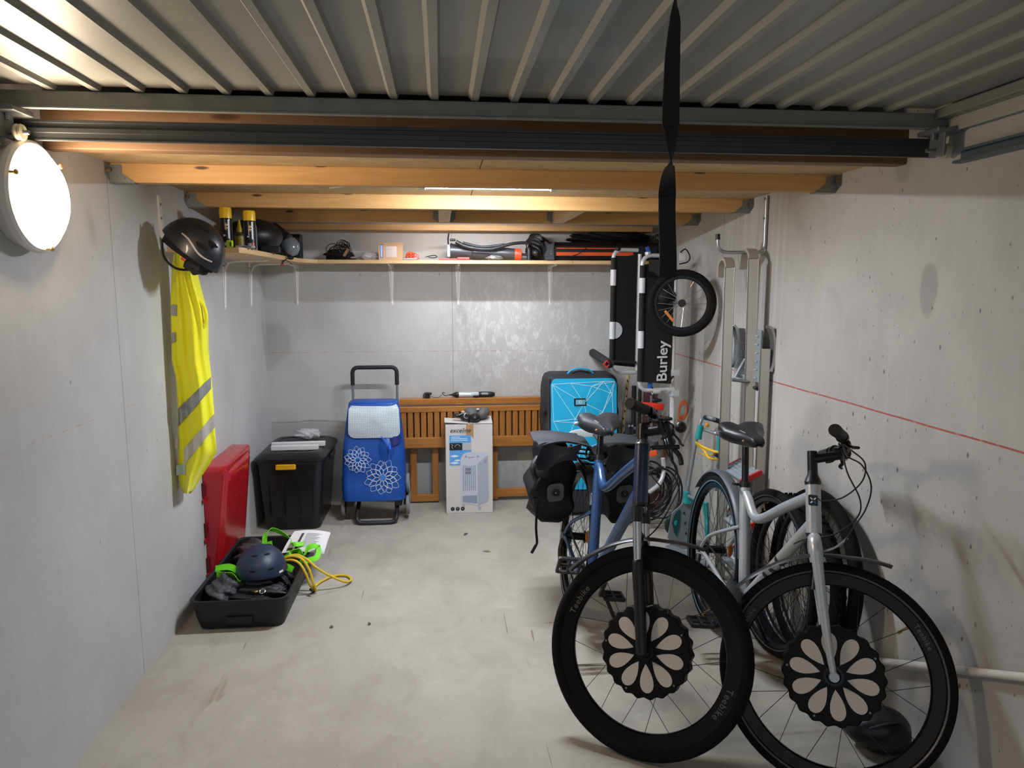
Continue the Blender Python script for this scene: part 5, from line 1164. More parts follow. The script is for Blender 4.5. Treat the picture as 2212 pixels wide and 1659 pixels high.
# ================================================================ RIGHT WALL
# ---- child trailer folded flat and hung up
t = thing('child_trailer', 'folded black child bike trailer hung up in the back right corner', 'trailer', (1.3, 4.3, .95))
m_tr = mat('trailer_tube', '#c9cac9', .38, .25); m_fab = mat('trailer_black', '#0a0a0c', .75, var=.1, bump=.2, bs=300); m_pt = mat('reflective_white', '#cfd0d0', .4, .1)
def tpanel(y0, xl, xr, zt, zb, yaw, lab):
    """tube hoop with black fabric stretched in it"""
    O = V((xl, y0, 0)); ux_ = V((cos(yaw), sin(yaw), 0)); G = lambda a, z, d=0.0: O+ux_*a+V((sin(yaw), -cos(yaw), 0))*d+V((0, 0, z))
    W_ = xr-xl; r = .055
    pts = [G(W_, zt-.0)]+[G(r-r*sin(a), zt-r+r*cos(a)) for a in (0, .4, .8, 1.2, pi/2)]+[G(r-r*cos(a), zb+r-r*sin(a)) for a in (0, .4, .8, 1.2, pi/2)]+[G(W_, zb)]
    MB().tube(pts, .0125, 12).build('frame_tube', m_tr, t)
    MB().grid(lambda u, v: G(.006+(W_-.006)*u, zb+.055+(zt-zb-.11)*v+(.03*u if v > .5 else -.02*u), .004*sin(pi*u)), 6, 10, .006, (0, 1, 0)).build('fabric_panel', m_fab, t, 60)
    return G
G1 = tpanel(4.46, 1.095, 1.270, 1.795, 1.005, .25, '')
G2 = tpanel(4.22, 1.215, 1.435, 1.750, .925, .20, '')
MB().cyl(G1(.185, 1.77, .01), G1(.185, 1.02, .01), .0125).build('frame_tube', m_tr, t)
MB().cyl(G1(.0, 1.745, .004), G1(0, 1.06, .004), .0165, n=12).build('tube_sleeve', m_fab, t); MB().cyl(G2(0, 1.69, .004), G2(0, .985, .004), .0165, n=12).build('tube_sleeve', m_fab, t)
for G_, z0, z1 in ((G1, 1.57, 1.67), (G1, 1.23, 1.34), (G2, 1.525, 1.615), (G2, 1.19, 1.295)): MB().cyl(G_(0, z0, .005), G_(0, z1, .005), .0185, n=14).build('reflective_sleeve', m_pt, t)
MB().prism([(.054*sin(pi*i/12), .054*cos(pi*i/12)) for i in range(13)], G1(.015, 1.285, .010), (cos(.25), sin(.25), 0), (0, 0, 1), .002).build('reflector_disc', m_pt, t, 0)
text_mesh('Burley', .100, G2(.150, 1.105, .012), (0, 0, 1), (-cos(.20), -sin(.20), 0), mat('letter_white', '#d3d3d2', .6), t, bold=.0016, space=.98)
for a, z in ((.035, 1.762), (.150, 1.752)): MB().cyl(G2(a, z-.008, 0), G2(a, z+.008, 0), .018, n=12).build('joint', m_tr, t)
MB().ell(G1(.03, 1.80, 0), (.02, .02, .018)).build('joint', blk(), t)
MB().box(G2(.115, 1.675, .014), (.16, .004, .10), Matrix.Rotation(.20, 3, 'Z')).build('clear_window', mat('window_dark', '#191a1d', .12, coat=.5), t, 0)
for a_, z_ in ((.09, .915), (.19, .92)): MB().cyl(G2(a_, z_, .0), G2(a_+.05, z_, 0), .017, n=12).build('tube_joint', m_tr, t)
MB().tube(smooth_path([G2(.18, .965, .02), G2(.205, .99, .02), G2(.225, 1.01, .02)], 4), .006, 8).build('web_loop', blk(), t)
MB().tube(smooth_path([G2(.09, .945, .0), G2(.10, .89, .01), G2(.115, .865, .01), G2(.13, .87, .01)], 4), .008, 8, flat=.5).build('web_strap', blk(), t)
MB().ell(G2(.12, .862, .01), (.035, .012, .012)).build('buckle', blk(), t)
# corner post, flag pocket
MB().cyl(G2(.235, 1.69, -.01), G2(.235, .72, -.01), .012).build('corner_tube', m_tr, t)
for z in (1.03, .90): MB().box(G2(.245, z, 0), (.055, .04, .04), Matrix.Rotation(.2, 3, 'Z'), .005).build('tube_bracket', m_tr, t, 0)
MB().tube(smooth_path([G2(.235, .90, 0), G2(.24, .78, 0), G2(.225, .66, .01), G2(.175, .60, .02)], 6), .0125, 12).build('tow_arm', m_tr, t)
MB().tube(smooth_path([G2(.19, .48, -.02), G2(.20, .40, -.02), G2(.165, .33, .0), G2(.10, .29, .02), G2(.05, .275, .03)], 6), .0140, 12).build('tow_arm', m_tr, t)
MB().cyl(G2(.185, .60, .03), G2(.215, .60, .03), .022).build('hitch', chrome(), t); MB().ell(G2(.225, .595, .03), (.022, .02, .025)).build('hitch_knob', blk(), t)
MB().tube(smooth_path([G2(.245, 1.77, .02), G2(.28, 1.79, .02), G2(.31, 1.75, .02), G2(.30, 1.715, .02), G2(.24, 1.70, .02)], 5), .004, 8).build('web_loop', blk(), t)
MB().box(G2(.265, 1.745, .01), (.04, .01, .05), None, .004).build('reflective_tab', m_pt, t, 0)
MB().box(G2(.05, 1.775, -.02), (.02, .02, .06), Matrix.Rotation(-.4, 3, 'Y'), .004).build('blue_tag', mat('blue_tag', '#1e4f9a', .5), t, 0)
MB().box(G2(.085, .955, -.02), (.03, .03, .05), None, .01).build('blue_tag', mat('blue_tag', '#1e4f9a', .5), t, 0)
# wheel
wc = at(1473, 655, 'y', 4.02); wn = (V((.30, .95, -.03))).normalized(); wu = V((0, 0, 1)); wu = (wu-wn*wu.dot(wn)).normalized(); wf = wn.cross(wu)
Wt = lambda fw, up, lat: wc+wf*fw+wu*up+wn*lat
tw = wheel(t, Wt, 0, R=.196, tw=.021, rin=.140, nsp=20, hubr=.013, hw=.028, tname='trailer_tyre', spm=mat('spoke_steel', '#a8a9ab', .3, .85), rimm=mat('rim_grey', '#17181a', .25, .3))
MB().cyl(Wt(0, 0, -.034), Wt(0, 0, -.022), .020, n=14).build('hub_cap', blk(), tw)
MB().beam(Wt(-.095, -.045, -.012), Wt(-.045, -.105, -.012), .016, .006, wn, .003).build('spoke_reflector', mat('amber_reflector', '#d98a1c', .3, coat=.4), tw, 0)
MB().cyl(wc, G2(.18, 1.47, 0), .008).build('wheel_axle', m_galv_d, t)
MB().ell(G2(.16, 1.50, .02), (.06, .03, .05)).build('axle_mount', m_fab, t)

# foam-covered wall support left of the trailer
t = thing('foam_hook', 'black wall hook arm with a red diamond end, left under the trailer', 'hook', (1.06, 4.6, 1.05))
c_ = A(1318, 786, 4.35); MB().cyl(c_, c_+V((.05, .74, .0)), .026, .030, n=16).build('foam_sleeve', blkm(), t)
MB().torus(c_-V((.024, .012, 0)), (.25, 1, 0), .020, .006, 4, 8).build('red_end', mat('red_end', '#c81c1a', .4), t); MB().cyl(c_-V((.012, 0, 0)), c_, .028, n=4).build('end_plug', blk(), t)
MB().tube([c_+V((.02, .1, .01)), c_+V((.12, .1, .0)), c_+V((.20, .12, -.005))], .009, 12).build('padded_bar', blkm(), t)

# bamboo-style cane, black pole with red and orange bars
st_ = [A(1358, 800, 4.80), A(1345, 900, 4.82), A(1332, 1000, 4.84)]; a, b = st_[0], V((st_[2].x+.005, 4.88, .0)); t = thing('bamboo_cane', 'beige bamboo cane with black flecks leaning beside the board bag', 'cane', b)
MB().cyl(b, a, .013, n=14).build('cane', mat('bamboo', '#cdb98a', .5, var=.12, vs=30), t)
rnd = random.Random(2)
for i in range(16):
    k_ = .1+.055*i; c_ = b.lerp(a, k_); MB().ell(c_+V((rnd.uniform(-.008, .008), -.011, 0)), (.005, .003, .012), Matrix.Rotation(rnd.uniform(-.6, .6), 3, 'Y')).build('fleck', blk(), t)
t = thing('pole_stand', 'black upright pole with red and orange cross bars behind the blue handlebars', 'stand', (1.33, 4.62, 0))
MB().cyl((1.30, 4.62, 0), (1.295, 4.62, .90), .016).build('pole', blk(), t); MB().cyl((1.335, 4.60, 0), (1.33, 4.60, .88), .011).build('pole', blk(), t)
MB().beam(A(1368, 874, 4.55), A(1434, 879, 4.50), .03, .042, bev=.006).build('red_bar', mat('red_bar', '#e2331c', .45), t, 0)
MB().beam(A(1392, 983, 4.50), A(1420, 977, 4.46), .03, .036, bev=.004).build('orange_bar', mat('orange_bar', '#e65a1e', .45), t, 0)
MB().beam(A(1395, 963, 4.5), A(1422, 958, 4.46), .03, .028, bev=.004).build('grey_bar', mat('dark_tube', '#2b2d30', .45), t, 0)
MB().bb(1.36, 1.45, 4.58, 4.62, .62, .86, .004).build('panel', mat('wine_panel', '#4a2a2a', .5), t, 0)
MB().cyl((1.41, 4.57, .55), (1.40, 4.57, .84), .010).build('tube', m_grey, t)
# folding arm with bolts next to the head tube
t = thing('folded_lock', 'black folding lock bar standing behind the blue head tube', 'lock', A(1357, 1030, 4.4))
MB().beam(A(1358, 918, 4.42), V((A(1352, 1060, 4.42).x, 4.42, .0)), .03, .055, (0, 1, 0), .012).build('bar', blkm(), t, 0)
for px in (1359, 1366): MB().cyl(A(px, 920, 4.40), A(px, 920, 4.385), .007, n=10).build('rivet', chrome(), t)
# cable coils
t = thing('cable_coil', 'coiled black cable hanging low behind the blue bicycle head tube', 'cable', (1.39, 4.45, .2))
cc = A(1408, 1062, 4.35); rnd = random.Random(5)
for i in range(9):
    o_ = V((rnd.uniform(-.03, .05), .025*i-.09, rnd.uniform(-.03, .03))); rr_ = .135+rnd.uniform(-.025, .02)
    P_ = [cc+o_+V((rr_*cos(a)*.92, .015*sin(2*a+i), rr_*sin(a)*1.12)) for a in [2*pi*k_/40 for k_ in range(40)]]; MB().tube(P_, .0062, 8, closed=True).build('loop', mat('cable_black', '#101012', .4), t)
MB().cyl(A(1420, 1028, 4.3), A(1452, 1042, 4.3), .012).build('tie', blk(), t)
MB().cyl(A(1408, 1005, 4.36), V((cc.x, 5.1, cc.z+.20)), .006).build('hook', m_galv, t)
q = MB().bb(-.13, .13, -.035, .035, 0, .075, .004); q.xf(Matrix.Translation((1.47, 4.93, .0)))
one(q, 'brick', mat('brick', '#6e4640', .85, var=.2, vs=30, bump=.5), 'reddish brown brick lying on the floor in the back right corner', 'brick', (1.47, 4.93, 0), smooth=0)
q = MB().bb(-.13, .10, -.04, .04, 0, .05, .004); q.xf(Matrix.Translation((1.42, 4.74, 0)))
one(q, 'wood_block', mat('old_wood', '#6a4038', .8, var=.2), 'low dark red timber block on the floor in front of the brick', 'block', (1.42, 4.74, 0), smooth=0)
t = thing('rubber_mallet', 'black boxy charger standing on the floor under the cable coil', 'charger', (1.27, 4.62, 0)); t.name = 'battery_charger'
MB().box((1.375, 4.62, .09), (.07, .10, .17), None, .01).build('case', blk(), t, 0); MB().box((1.375, 4.565, .13), (.05, .01, .03), None, .003).build('socket', blkm(), t, 0)

# ---- long aluminium hook and the ladder that hangs on it
t = thing('ladder_hook', 'long bent aluminium wall hook with a black end cap above the ladder', 'hook', (1.62, 3.45, 1.74))
MB().tube(smooth_path([(XR-.012, 3.45, 2.01), (XR-.012, 3.45, 1.85), (XR-.012, 3.45, 1.775), (XR-.022, 3.45, 1.745), (XR-.05, 3.45, 1.735), (1.50, 3.45, 1.733), (1.43, 3.45, 1.733), (1.395, 3.45, 1.740), (1.378, 3.45, 1.760), (1.374, 3.45, 1.80)], 6), .0085, 12).build('rod', alu(), t)
MB().cyl((1.374, 3.45, 1.795), (1.373, 3.45, 1.822), .0115, n=16).build('end_cap', blk(), t)
for z in (1.995, 1.90): MB().cyl((XR-.001, 3.45, z), (XR-.024, 3.45, z), .006, n=8).build('screw', m_galv_d, t)
t = thing('step_ladder', 'folded aluminium step ladder with grey red-tipped treads hanging on the right wall', 'ladder', (1.55, 3.45, .0))
al = mat('ladder_alu', '#b3ada0', .40, .35, var=.08, vs=4)
def rail(a, b_, wd, th): MB().beam(a, b_, wd, th, (0, 1, 0), .002).build('rail', al, t, 0)
def rbeam(a, b_, wf, ws):
    """vertical rail: wf wide as seen from the front, ws deep"""
    a, b_ = V(a), V(b_); m_ = (a+b_)/2; d = (b_-a).normalized(); x_ = V((cos(.45), -sin(.45), 0)); x_ = (x_-d*x_.dot(d)).normalized(); y_ = d.cross(x_)
    q = MB().box(m_, (wf, ws, (b_-a).length), Matrix((x_, y_, d)).transposed(), .002); o = q.build('rail', al, t, 0)
    for s_ in (-1, 1): MB().box(m_+x_*(s_*wf*.5)-y_*(ws*.0), (.004, ws+.006, (b_-a).length), Matrix((x_, y_, d)).transposed(), .001).build('rail_lip', alu(), t, 0)
rbeam((1.463, 3.50, 1.66), (1.478, 3.50, .02), .048, .018)
rbeam((1.540, 3.40, 1.70), (1.572, 3.40, .02), .050, .018)
rbeam((1.520, 3.62, 1.34), (1.530, 3.62, .02), .040, .018)
rbeam((1.590, 3.33, 1.26), (1.600, 3.33, .02), .046, .018)
for cx_, cy_, zt, wd in ((1.463, 3.50, 1.66, .048), (1.540, 3.40, 1.70, .050)):
    P_ = [V((cx_, cy_, zt))]+[V((cx_, cy_+.05-.05*cos(a), zt+.045*sin(a))) for a in (.4, .8, 1.2, pi/2, 1.95, 2.4, 2.8, pi)]+[V((cx_, cy_+.10, zt-.05))]
    MB().ribbon(P_, (cos(.45), -sin(.45)*0, 0), wd, .016).build('hooked_top', al, t, 50)
for cx_, cy_ in ((1.478, 3.50), (1.590, 3.335)):
    P_ = smooth_path([(cx_+.005, cy_-.01, 1.37), (cx_+.022, cy_-.01, 1.35), (cx_+.036, cy_-.01, 1.28), (cx_+.034, cy_-.01, 1.20), (cx_+.022, cy_-.01, 1.15)], 5)
    MB().ribbon(P_, (0, 1, 0), .05, .012).build('curved_arm', alu(), t, 50)
m_tread = mat('tread_grey', '#7f878c', .55, var=.06); m_redt = mat('red_tip', '#c01b1b', .4)
MB().box((1.562, 3.46, 1.22), (.012, .24, .26), Matrix.Rotation(.12, 3, 'Z'), .003).build('platform', m_tread, t, 0)
for i in range(6): MB().box((1.554, 3.46, 1.11+.042*i), (.006, .20, .006), Matrix.Rotation(.12, 3, 'Z')).build('platform_rib', mat('tread_pale', '#9aa2a6', .5), t, 0)
MB().tube([(1.455, 3.40, 1.10), (1.56, 3.40, 1.085)], .009, 10).build('cross_bar', m_grey, t); MB().tube([(1.475, 3.42, 1.105), (1.535, 3.44, 1.20)], .008, 10, flat=.4).build('brace', m_grey, t)
for z, tip in ((.62, 1), (.36, 1), (.14, 1)):
    c_ = V((1.535, 3.42, z)); Rt = Matrix.Rotation(-.42, 3, 'Y')
    MB().box(c_, (.115, .24, .022), Rt, .003).build('tread', m_tread, t, 0)
    for i in range(5): MB().box(c_+Rt @ V((-.045+.0225*i, 0, .0115)), (.004, .23, .003), Rt).build('tread_groove', mat('tread_pale', '#9aa2a6', .5), t, 0)
    for s_ in (-1, 1): MB().box(c_+Rt @ V((0, s_*.122, 0)), (.118, .014, .026), Rt, .002).build('red_tip', m_redt, t, 0)
MB().cyl((1.565, 3.34, 1.06), (1.57, 3.385, 1.06), .010, n=14).build('bolt', blk(), t)
MB().cyl((1.478, 3.52, .0), (1.478, 3.52, .03), .02).build('foot', m_redt, t)

# ---- teal and grey hand truck
t = thing('hand_truck', 'folded grey hand truck with teal joints and yellow cord by the ladder', 'hand truck', (1.45, 3.9, 0))
m_teal = mat('teal_plastic', '#12908f', .4, coat=.2); m_ht = mat('truck_grey', '#8b9193', .4, .4)
Y1, Y2 = 3.95, 3.80
p = lambda x_, y_, d=Y1: A(x_, y_, d)
MB().tube(smooth_path([p(1484, 1065), p(1502, 960), p(1513, 912), p(1522, 902), p(1535, 903, Y2), p(1556, 912, Y2)], 6), .011, 12).build('handle_tube', m_ht, t)
MB().tube(smooth_path([p(1524, 902, Y2+.1), p(1538, 905, Y2), p(1556, 912, Y2), p(1564, 925, Y2)], 5), .0145, 12).build('grip', blk(), t)
MB().tube([p(1558, 925, Y2), p(1556, 960, Y2), p(1545, 1060, Y2)], .010, 12).build('handle_tube', m_ht, t)
MB().tube([p(1518, 927), p(1556, 940, Y2)], .010, 12).build('cross_tube', m_ht, t)
for a_, b_, d in (((1514, 918), (1508, 948), Y1), ((1556, 938), (1555, 972, ), Y2)): MB().tube([p(*a_, d-.005), p(*b_, d-.005)], .020, 14, rad=[.016, .021]).build('joint', m_teal, t)
MB().ell(p(1528, 918, Y1-.02), (.012, .006, .014)).build('button', mat('amber_button', '#e09a18', .4), t)
MB().cyl(p(1483, 1062), p(1486, 1085), .020, .030, n=14).build('joint', m_teal, t); MB().cyl(p(1484, 1070), p(1502, 1078, Y2+.05), .010).build('cross_tube', m_ht, t)
MB().cyl(p(1523, 1085, Y2), p(1526, 1110, Y2), .018, n=12).build('joint', m_teal, t); MB().tube([p(1526, 1105, Y2), p(1528, 1160, Y2)], .014, 10).build('joint', m_teal, t)
pl_ = [(1486, 1070), (1503, 1078), (1500, 1180), (1455, 1195), (1442, 1160), (1452, 1108), (1470, 1092)]
b0 = p(*pl_[0]); MB().prism([((p(*q_)-b0).x, (p(*q_)-b0).z) for q_ in pl_], b0, (1, 0, 0), (0, 0, 1), .012).build('side_plate', m_ht, t, 0)
wc_ = p(1463, 1138)+V((0, .030, 0)); Wm = MB().lathe(wc_-V((0, .012, 0)), (0, 1, 0), [(.03, 0), (.062, 0), (.068, .005), (.068, .019), (.062, .024), (.03, .024)], 28); Wm.loft([]) if 0 else None
Wm.build('wheel', mat('dark_wheel', '#20272a', .5), t, 40); b1 = p(1460, 1112, Y1-.010); MB().prism([((p(*q_, Y1-.010)-b1).x, (p(*q_, Y1-.010)-b1).z) for q_ in ((1468, 1100), (1470, 1102), (1468, 1135), (1462, 1160), (1456, 1150), (1452, 1130), (1458, 1110))], b1, (1, 0, 0), (0, 0, 1), .003).build('wheel_window', mat('dark_teal', '#0d4a4c', .4), t, 0); MB().ell(p(1460, 1130, Y1-.013), (.010, .004, .018)).build('wheel_disc', m_teal, t)
for i in range(4): MB().ell(p(1478+2*i, 1108+22*i, Y1-.008), (.005, .004, .008)).build('slot', blk(), t)
MB().beam(p(1444, 1178), V((1.49, 3.66, .012)), .05, .008).build('toe_plate', m_ht, t, 0)
o = thing('elastic_cord', 'yellow elastic cord wound round the handles of the hand truck', 'cord', p(1530, 965))
m_yc = mat('yellow_strap', '#e3b81c', .5, var=.1, vs=40)
MB().tube(smooth_path([p(1502, 955, Y1-.02), p(1520, 966, Y1-.05), p(1545, 976, Y2-.02), p(1562, 978, Y2-.02)], 5), .008, 8).build('loop', m_yc, o)
MB().tube(smooth_path([p(1504, 958, Y1-.02), p(1522, 974, Y1-.05), p(1533, 990, Y2-.02), p(1562, 993, Y2-.02)], 5), .007, 8).build('loop', m_yc, o)
MB().tube(smooth_path([p(1508, 978, Y1-.02), p(1530, 985, Y1-.05), p(1545, 980, Y2-.02), p(1560, 990, Y2-.02)], 5), .004, 8).build('loop', m_yc, o)
MB().ell(p(1553, 985, Y2-.03), (.035, .015, .014), Matrix.Rotation(.4, 3, 'Y')).build('hook', mat('dark_tube', '#2b2d30', .45), o)

# ---- loose wheels standing against the right wall
def loose(cx_, cy_, R, lean, yaw, label, knob, tw_, stripe=None):
    c = V((cx_, cy_, R)); n_ = V((cos(yaw)*cos(lean), sin(yaw)*cos(lean), sin(lean))); up = V((-n_.x*n_.z, -n_.y*n_.z, 1-n_.z*n_.z)).normalized(); fw = up.cross(n_)
    cz = R*up.z+tw_*abs(n_.z); c.z = cz+.003
    t = thing('loose_wheel', label, 'bicycle wheel', (c.x, c.y, 0), 'loose wheels against the right wall')
    W_ = lambda f_, u_, l_: c+fw*f_+up*u_+n_*l_
    wheel(t, W_, 0, R=R, tw=tw_, rin=R-2*tw_-.016, nsp=32, knob=knob, hubr=.014, hw=.028, rimm=mat('rim_dull', '#2a2b2d', .35, .4), stripe=stripe)
    return c
c1 = loose(1.458, 2.70, .348, -.06, .04, 'nearest knobbly-tyred loose wheel behind the silver bicycle frame', True, .027)
c2 = loose(1.535, 2.69, .362, -.10, -.04, 'loose wheel standing closest to the right wall behind the silver head tube', False, .025)
c3 = loose(1.405, 2.77, .350, -.05, .02, 'smooth-tyred loose wheel with a grey stripe, leftmost behind the silver bicycle', False, .020, stripe=mat('stripe_grey', '#55575a', .4, .2))

# ---- white pole on the right wall, dark bag on the floor
a, b = V((1.50, 2.72, .012)), V((XR-.018, 1.05, .66)); a = V((1.545, 2.74, .014)); q1, q2 = at(1894, 1427, 'x', 1.600), at(2211, 1463, 'x', 1.606); d = (q2-q1)
a = q1-d*(q1.z-.014)/d.z; b = q2+d*.35
t = thing('white_pole', 'long white pole leaning low along the right wall behind the silver bicycle', 'pole', a)
MB().cyl(a, b, .0125, n=16).build('pole', mat('pole_white', '#cfcbc4', .4, var=.06), t); c_ = q1+d*.57; MB().cyl(c_-d*.03, c_+d*.05, .0132, n=16).build('joint', mat('pole_joint', '#8f7a5e', .5), t)
t = thing('helmet_bag', 'rounded black bag lying on the floor by the right wall', 'bag', (1.475, 2.07, 0))
MB().ell((1.462, 2.085, .073), (.108, .085, .072), Matrix.Rotation(-.35, 3, 'Z'), 32, 20, f=lambda v: 1+.05*sin(4*v.x)+.03*sin(7*v.y)).build('body', mat('black_satin', '#0e1014', .38, var=.1), t, 70)
MB().tube(smooth_path([(1.40, 2.04, .11), (1.44, 2.02, .135), (1.50, 2.03, .13)], 5), .006, 8, flat=.5).build('handle', blkm(), t)

# ---- door pull strap hanging near the camera
yS = 1.05
sp_ = [(1462, -120, 0.2), (1461, -40, .25), (1460, 0, .35), (1459, 40, .75), (1453, 120, .95), (1450, 210, 1.0), (1449, 270, 1.0), (1450, 325, .6), (1447, 355, .12), (1443, 385, .55), (1441, 430, 1.0), (1441, 480, 1.05), (1443, 540, 1.0), (1443, 600, .95)]
P_, Sd = [], []
P0 = [A(x_, y_, yS) for x_, y_, _ in sp_]; P_ = smooth_path(P0, 5)
for i in range(len(P_)):
    k_ = i/5; j = min(int(k_), len(sp_)-2); f_ = k_-j; w_ = sp_[j][2]*(1-f_)+sp_[min(j+1, len(sp_)-1)][2]*f_; w_ = min(1, w_); s_ = -1 if i > 40 else 1
    Sd.append(V((w_, s_*sqrt(max(0, 1-w_*w_)), 0)))
top = V((P_[0].x, yS, 2.104)); P_ = [top]+P_; Sd = [Sd[0]]+Sd
P_ = [p_ for p_ in P_ if p_.z <= 2.105]; Sd = Sd[-len(P_):]
t = thing('pull_strap', 'black webbing pull strap hanging twisted from the open garage door', 'strap', P_[0])
MB().ribbon(P_, Sd, .0255, .0022).build('webbing', mat('webbing_black', '#08080a', .85, bump=.3, bs=600), t, 0)
MB().box(P_[0]+V((0, 0, -.004)), (.03, .012, .008), None, .002).build('strap_anchor', m_galv_d, t, 0)

# ================================================================ SHELF
m_sh = wood('shelf_pine', '#dbbd8f', '#c39a68', 0, .55); m_shy = wood('shelf_pine_y', '#dbbd8f', '#c39a68', 1, .55)
SZ = 1.740
q = MB(); poly = [(XL, 3.36), (-.905, 3.36), (-.893, 3.37), (-.888, 3.40), (-.890, 3.80), (-.893, 4.30), (-.88, 4.60), (-.862, 4.72), (-.80, 4.838), (-.80, YB), (XL, YB)]
q.prism(poly, (0, 0, SZ-.012), (1, 0, 0), (0, 1, 0), .024); one(q, 'shelf_board', m_shy, 'short pine shelf board along the left wall, rounding into the corner', 'shelf', (XL, 4.2, SZ-.024), 'pine shelf boards', smooth=0)
one(MB().bb(-.799, .905, 4.838, YB, SZ-.024, SZ, .002), 'shelf_board', m_sh, 'long pine shelf board across the back wall', 'shelf', (0, 4.98, SZ-.024), 'pine shelf boards', smooth=0)
one(MB().bb(.908, 1.60, 4.838, YB, SZ-.024, SZ, .002), 'shelf_board', m_sh, 'right end piece of the pine shelf across the back wall', 'shelf', (1.25, 4.98, SZ-.024), 'pine shelf boards', smooth=0)
m_br = mat('bracket_white', '#eae7e3', .5, var=.05)
def bracket(pos, out, lab, L=.26, H=.28):
    """pressed shelf bracket: flanges against wall and shelf with a tapering web"""
    o_ = V(pos); out = V(out); sd = V((0, 0, 1)).cross(out); t = thing('shelf_bracket', lab, 'bracket', o_-V((0, 0, H)), 'white shelf brackets')
    q = MB(); q.add([o_+sd*s_*w_+out*.002*k_+V((0, 0, z_)) for k_ in (0, 1) for s_, w_, z_ in ((-1, .019, 0), (1, .019, 0), (1, .007, -H), (-1, .007, -H))], [(0, 1, 2, 3), (7, 6, 5, 4), (0, 4, 5, 1), (1, 5, 6, 2), (2, 6, 7, 3), (3, 7, 4, 0)])
    q.build('wall_flange', m_br, t, 0)
    q = MB(); q.add([o_+sd*s_*w_+out*a_+V((0, 0, -.002*k_)) for k_ in (0, 1) for s_, w_, a_ in ((-1, .016, 0), (1, .016, 0), (1, .008, L), (-1, .008, L))], [(0, 1, 2, 3), (7, 6, 5, 4), (0, 4, 5, 1), (1, 5, 6, 2), (2, 6, 7, 3), (3, 7, 4, 0)])
    q.build('shelf_flange', m_br, t, 0)
    q = MB(); q.tube([o_+V((0, 0, -H+.01))+out*.003, o_+V((0, 0, -.06))+out*.012, o_+V((0, 0, -.022))+out*.03, o_+V((0, 0, -.012))+out*.06, o_+V((0, 0, -.006))+out*(L-.01)], .005, 8); q.build('rib', m_br, t)
    for s_, z_ in ((-.009, -.035), (.009, -.035), (0, -H+.012)): MB().cyl(o_+sd*s_+V((0, 0, z_))+out*.001, o_+sd*s_+V((0, 0, z_))+out*.006, .0035, n=8).build('screw', m_galv_d, t)
bz_ = SZ-.0245
bracket((XL+.001, 4.175, bz_), (1, 0, 0), 'white bracket under the left shelf board, nearer the camera'); bracket((XL+.001, 4.735, bz_), (1, 0, 0), 'white bracket under the left shelf board, nearer the corner')
for x_, n_ in ((-1.00, 'under the corner end'), (-.343, 'first right of the corner one'), (.128, 'middle one on the back wall'), (.794, 'right of the middle one'), (1.262, 'last on the right beside the trailer')):
    bracket((x_, YB-.001, bz_), (0, -1, 0), 'white bracket holding the back shelf, '+n_)

# ---- things on the left board
def lathe_thing(name, label, cat, c, parts, grp=None):
    t = thing(name, label, cat, c, grp)
    for nm, m, prof in parts: MB().lathe(c, (0, 0, 1), prof, 28).build(nm, m, t, 30)
    return t
m_yel = mat('yellow_cap', '#e3b912', .35, coat=.3, var=.03); m_can = mat('can_black', '#17161b', .3, .3, coat=.3)
def spray(c, label, H):
    t = lathe_thing('spray_can', label, 'spray can', c, [('can', m_can, [(.001, 0), (.024, 0), (.027, .004), (.027, H*.72), (.022, H*.75), (.001, H*.75)]), ('cap', m_yel, [(.001, H*.74), (.0275, H*.74), (.0275, H*.95), (.025, H), (.001, H)])], 'yellow-capped spray cans')
    dv = (V((0, 0, CH))-c); dv.z = 0; dv.normalize(); u = V((-dv.y, dv.x, 0))
    for du, z0, z1, w_, m_ in ((.010, .25, .70, .006, mat('label_white', '#cfd0d4', .4)), (.0, .45, .62, .004, mat('label_yellow', '#d8a21a', .4)), (-.010, .30, .34, .010, mat('label_white', '#cfd0d4', .4)), (.012, .06, .16, .012, mat('label_red', '#b03038', .4)), (-.004, .07, .15, .016, mat('label_grey', '#9fa0a6', .4)), (.004, .56, .59, .014, mat('label_white', '#cfd0d4', .4)), (.003, .49, .51, .012, mat('label_white', '#cfd0d4', .4))):
        q = MB(); pts = []
        q.grid(lambda a, b_: c+V((0, 0, H*(z0+(z1-z0)*b_)))+(dv*cos((du+w_*(a-.5))/.027)+u*sin((du+w_*(a-.5))/.027))*.0274, 3, 1); q.build('label', m_, t, 0)
spray(V((at(476, 535, 'z', SZ).x-.0, 3.50, SZ)), 'yellow-capped black spray can, left one beside the hanging helmet', .190)
spray(V((at(542, 540, 'y', 3.52).x, 3.52, SZ)), 'yellow-capped black spray can, right one on the left shelf board', .178)
c = V((at(519, 535, 'y', 3.60).x, 3.60, SZ)); lathe_thing('oil_bottle', 'small brown bottle with yellow nozzle between the two spray cans', 'bottle', c, [('bottle', mat('olive_bottle', '#3a3410', .4), [(.001, 0), (.021, 0), (.022, .003), (.022, .070), (.014, .084), (.001, .084)]), ('label', mat('olive_label', '#857418', .5), [(.0222, .008), (.0225, .010), (.0225, .064), (.0222, .066)]), ('nozzle', mat('nozzle_yellow', '#b39a1c', .4), [(.001, .083), (.013, .083), (.014, .1), (.009, .112), (.004, .145), (.001, .146)])])
t = thing('tape_measure', 'small lime green gadget beside the left spray can', 'gadget', (at(497, 535, 'y', 3.45).x, 3.45, SZ)); c = V((at(497, 535, 'y', 3.45).x, 3.45, SZ))
t.name = 'lime_gadget'
MB().box(c+V((0, 0, .019)), (.029, .02, .036), None, .006).build('case', mat('lime', '#b6e02a', .4, coat=.2), t, 0); MB().box(c+V((.006, -.0105, .019)), (.005, .002, .020), None, .0005).build('slot', blk(), t, 0)
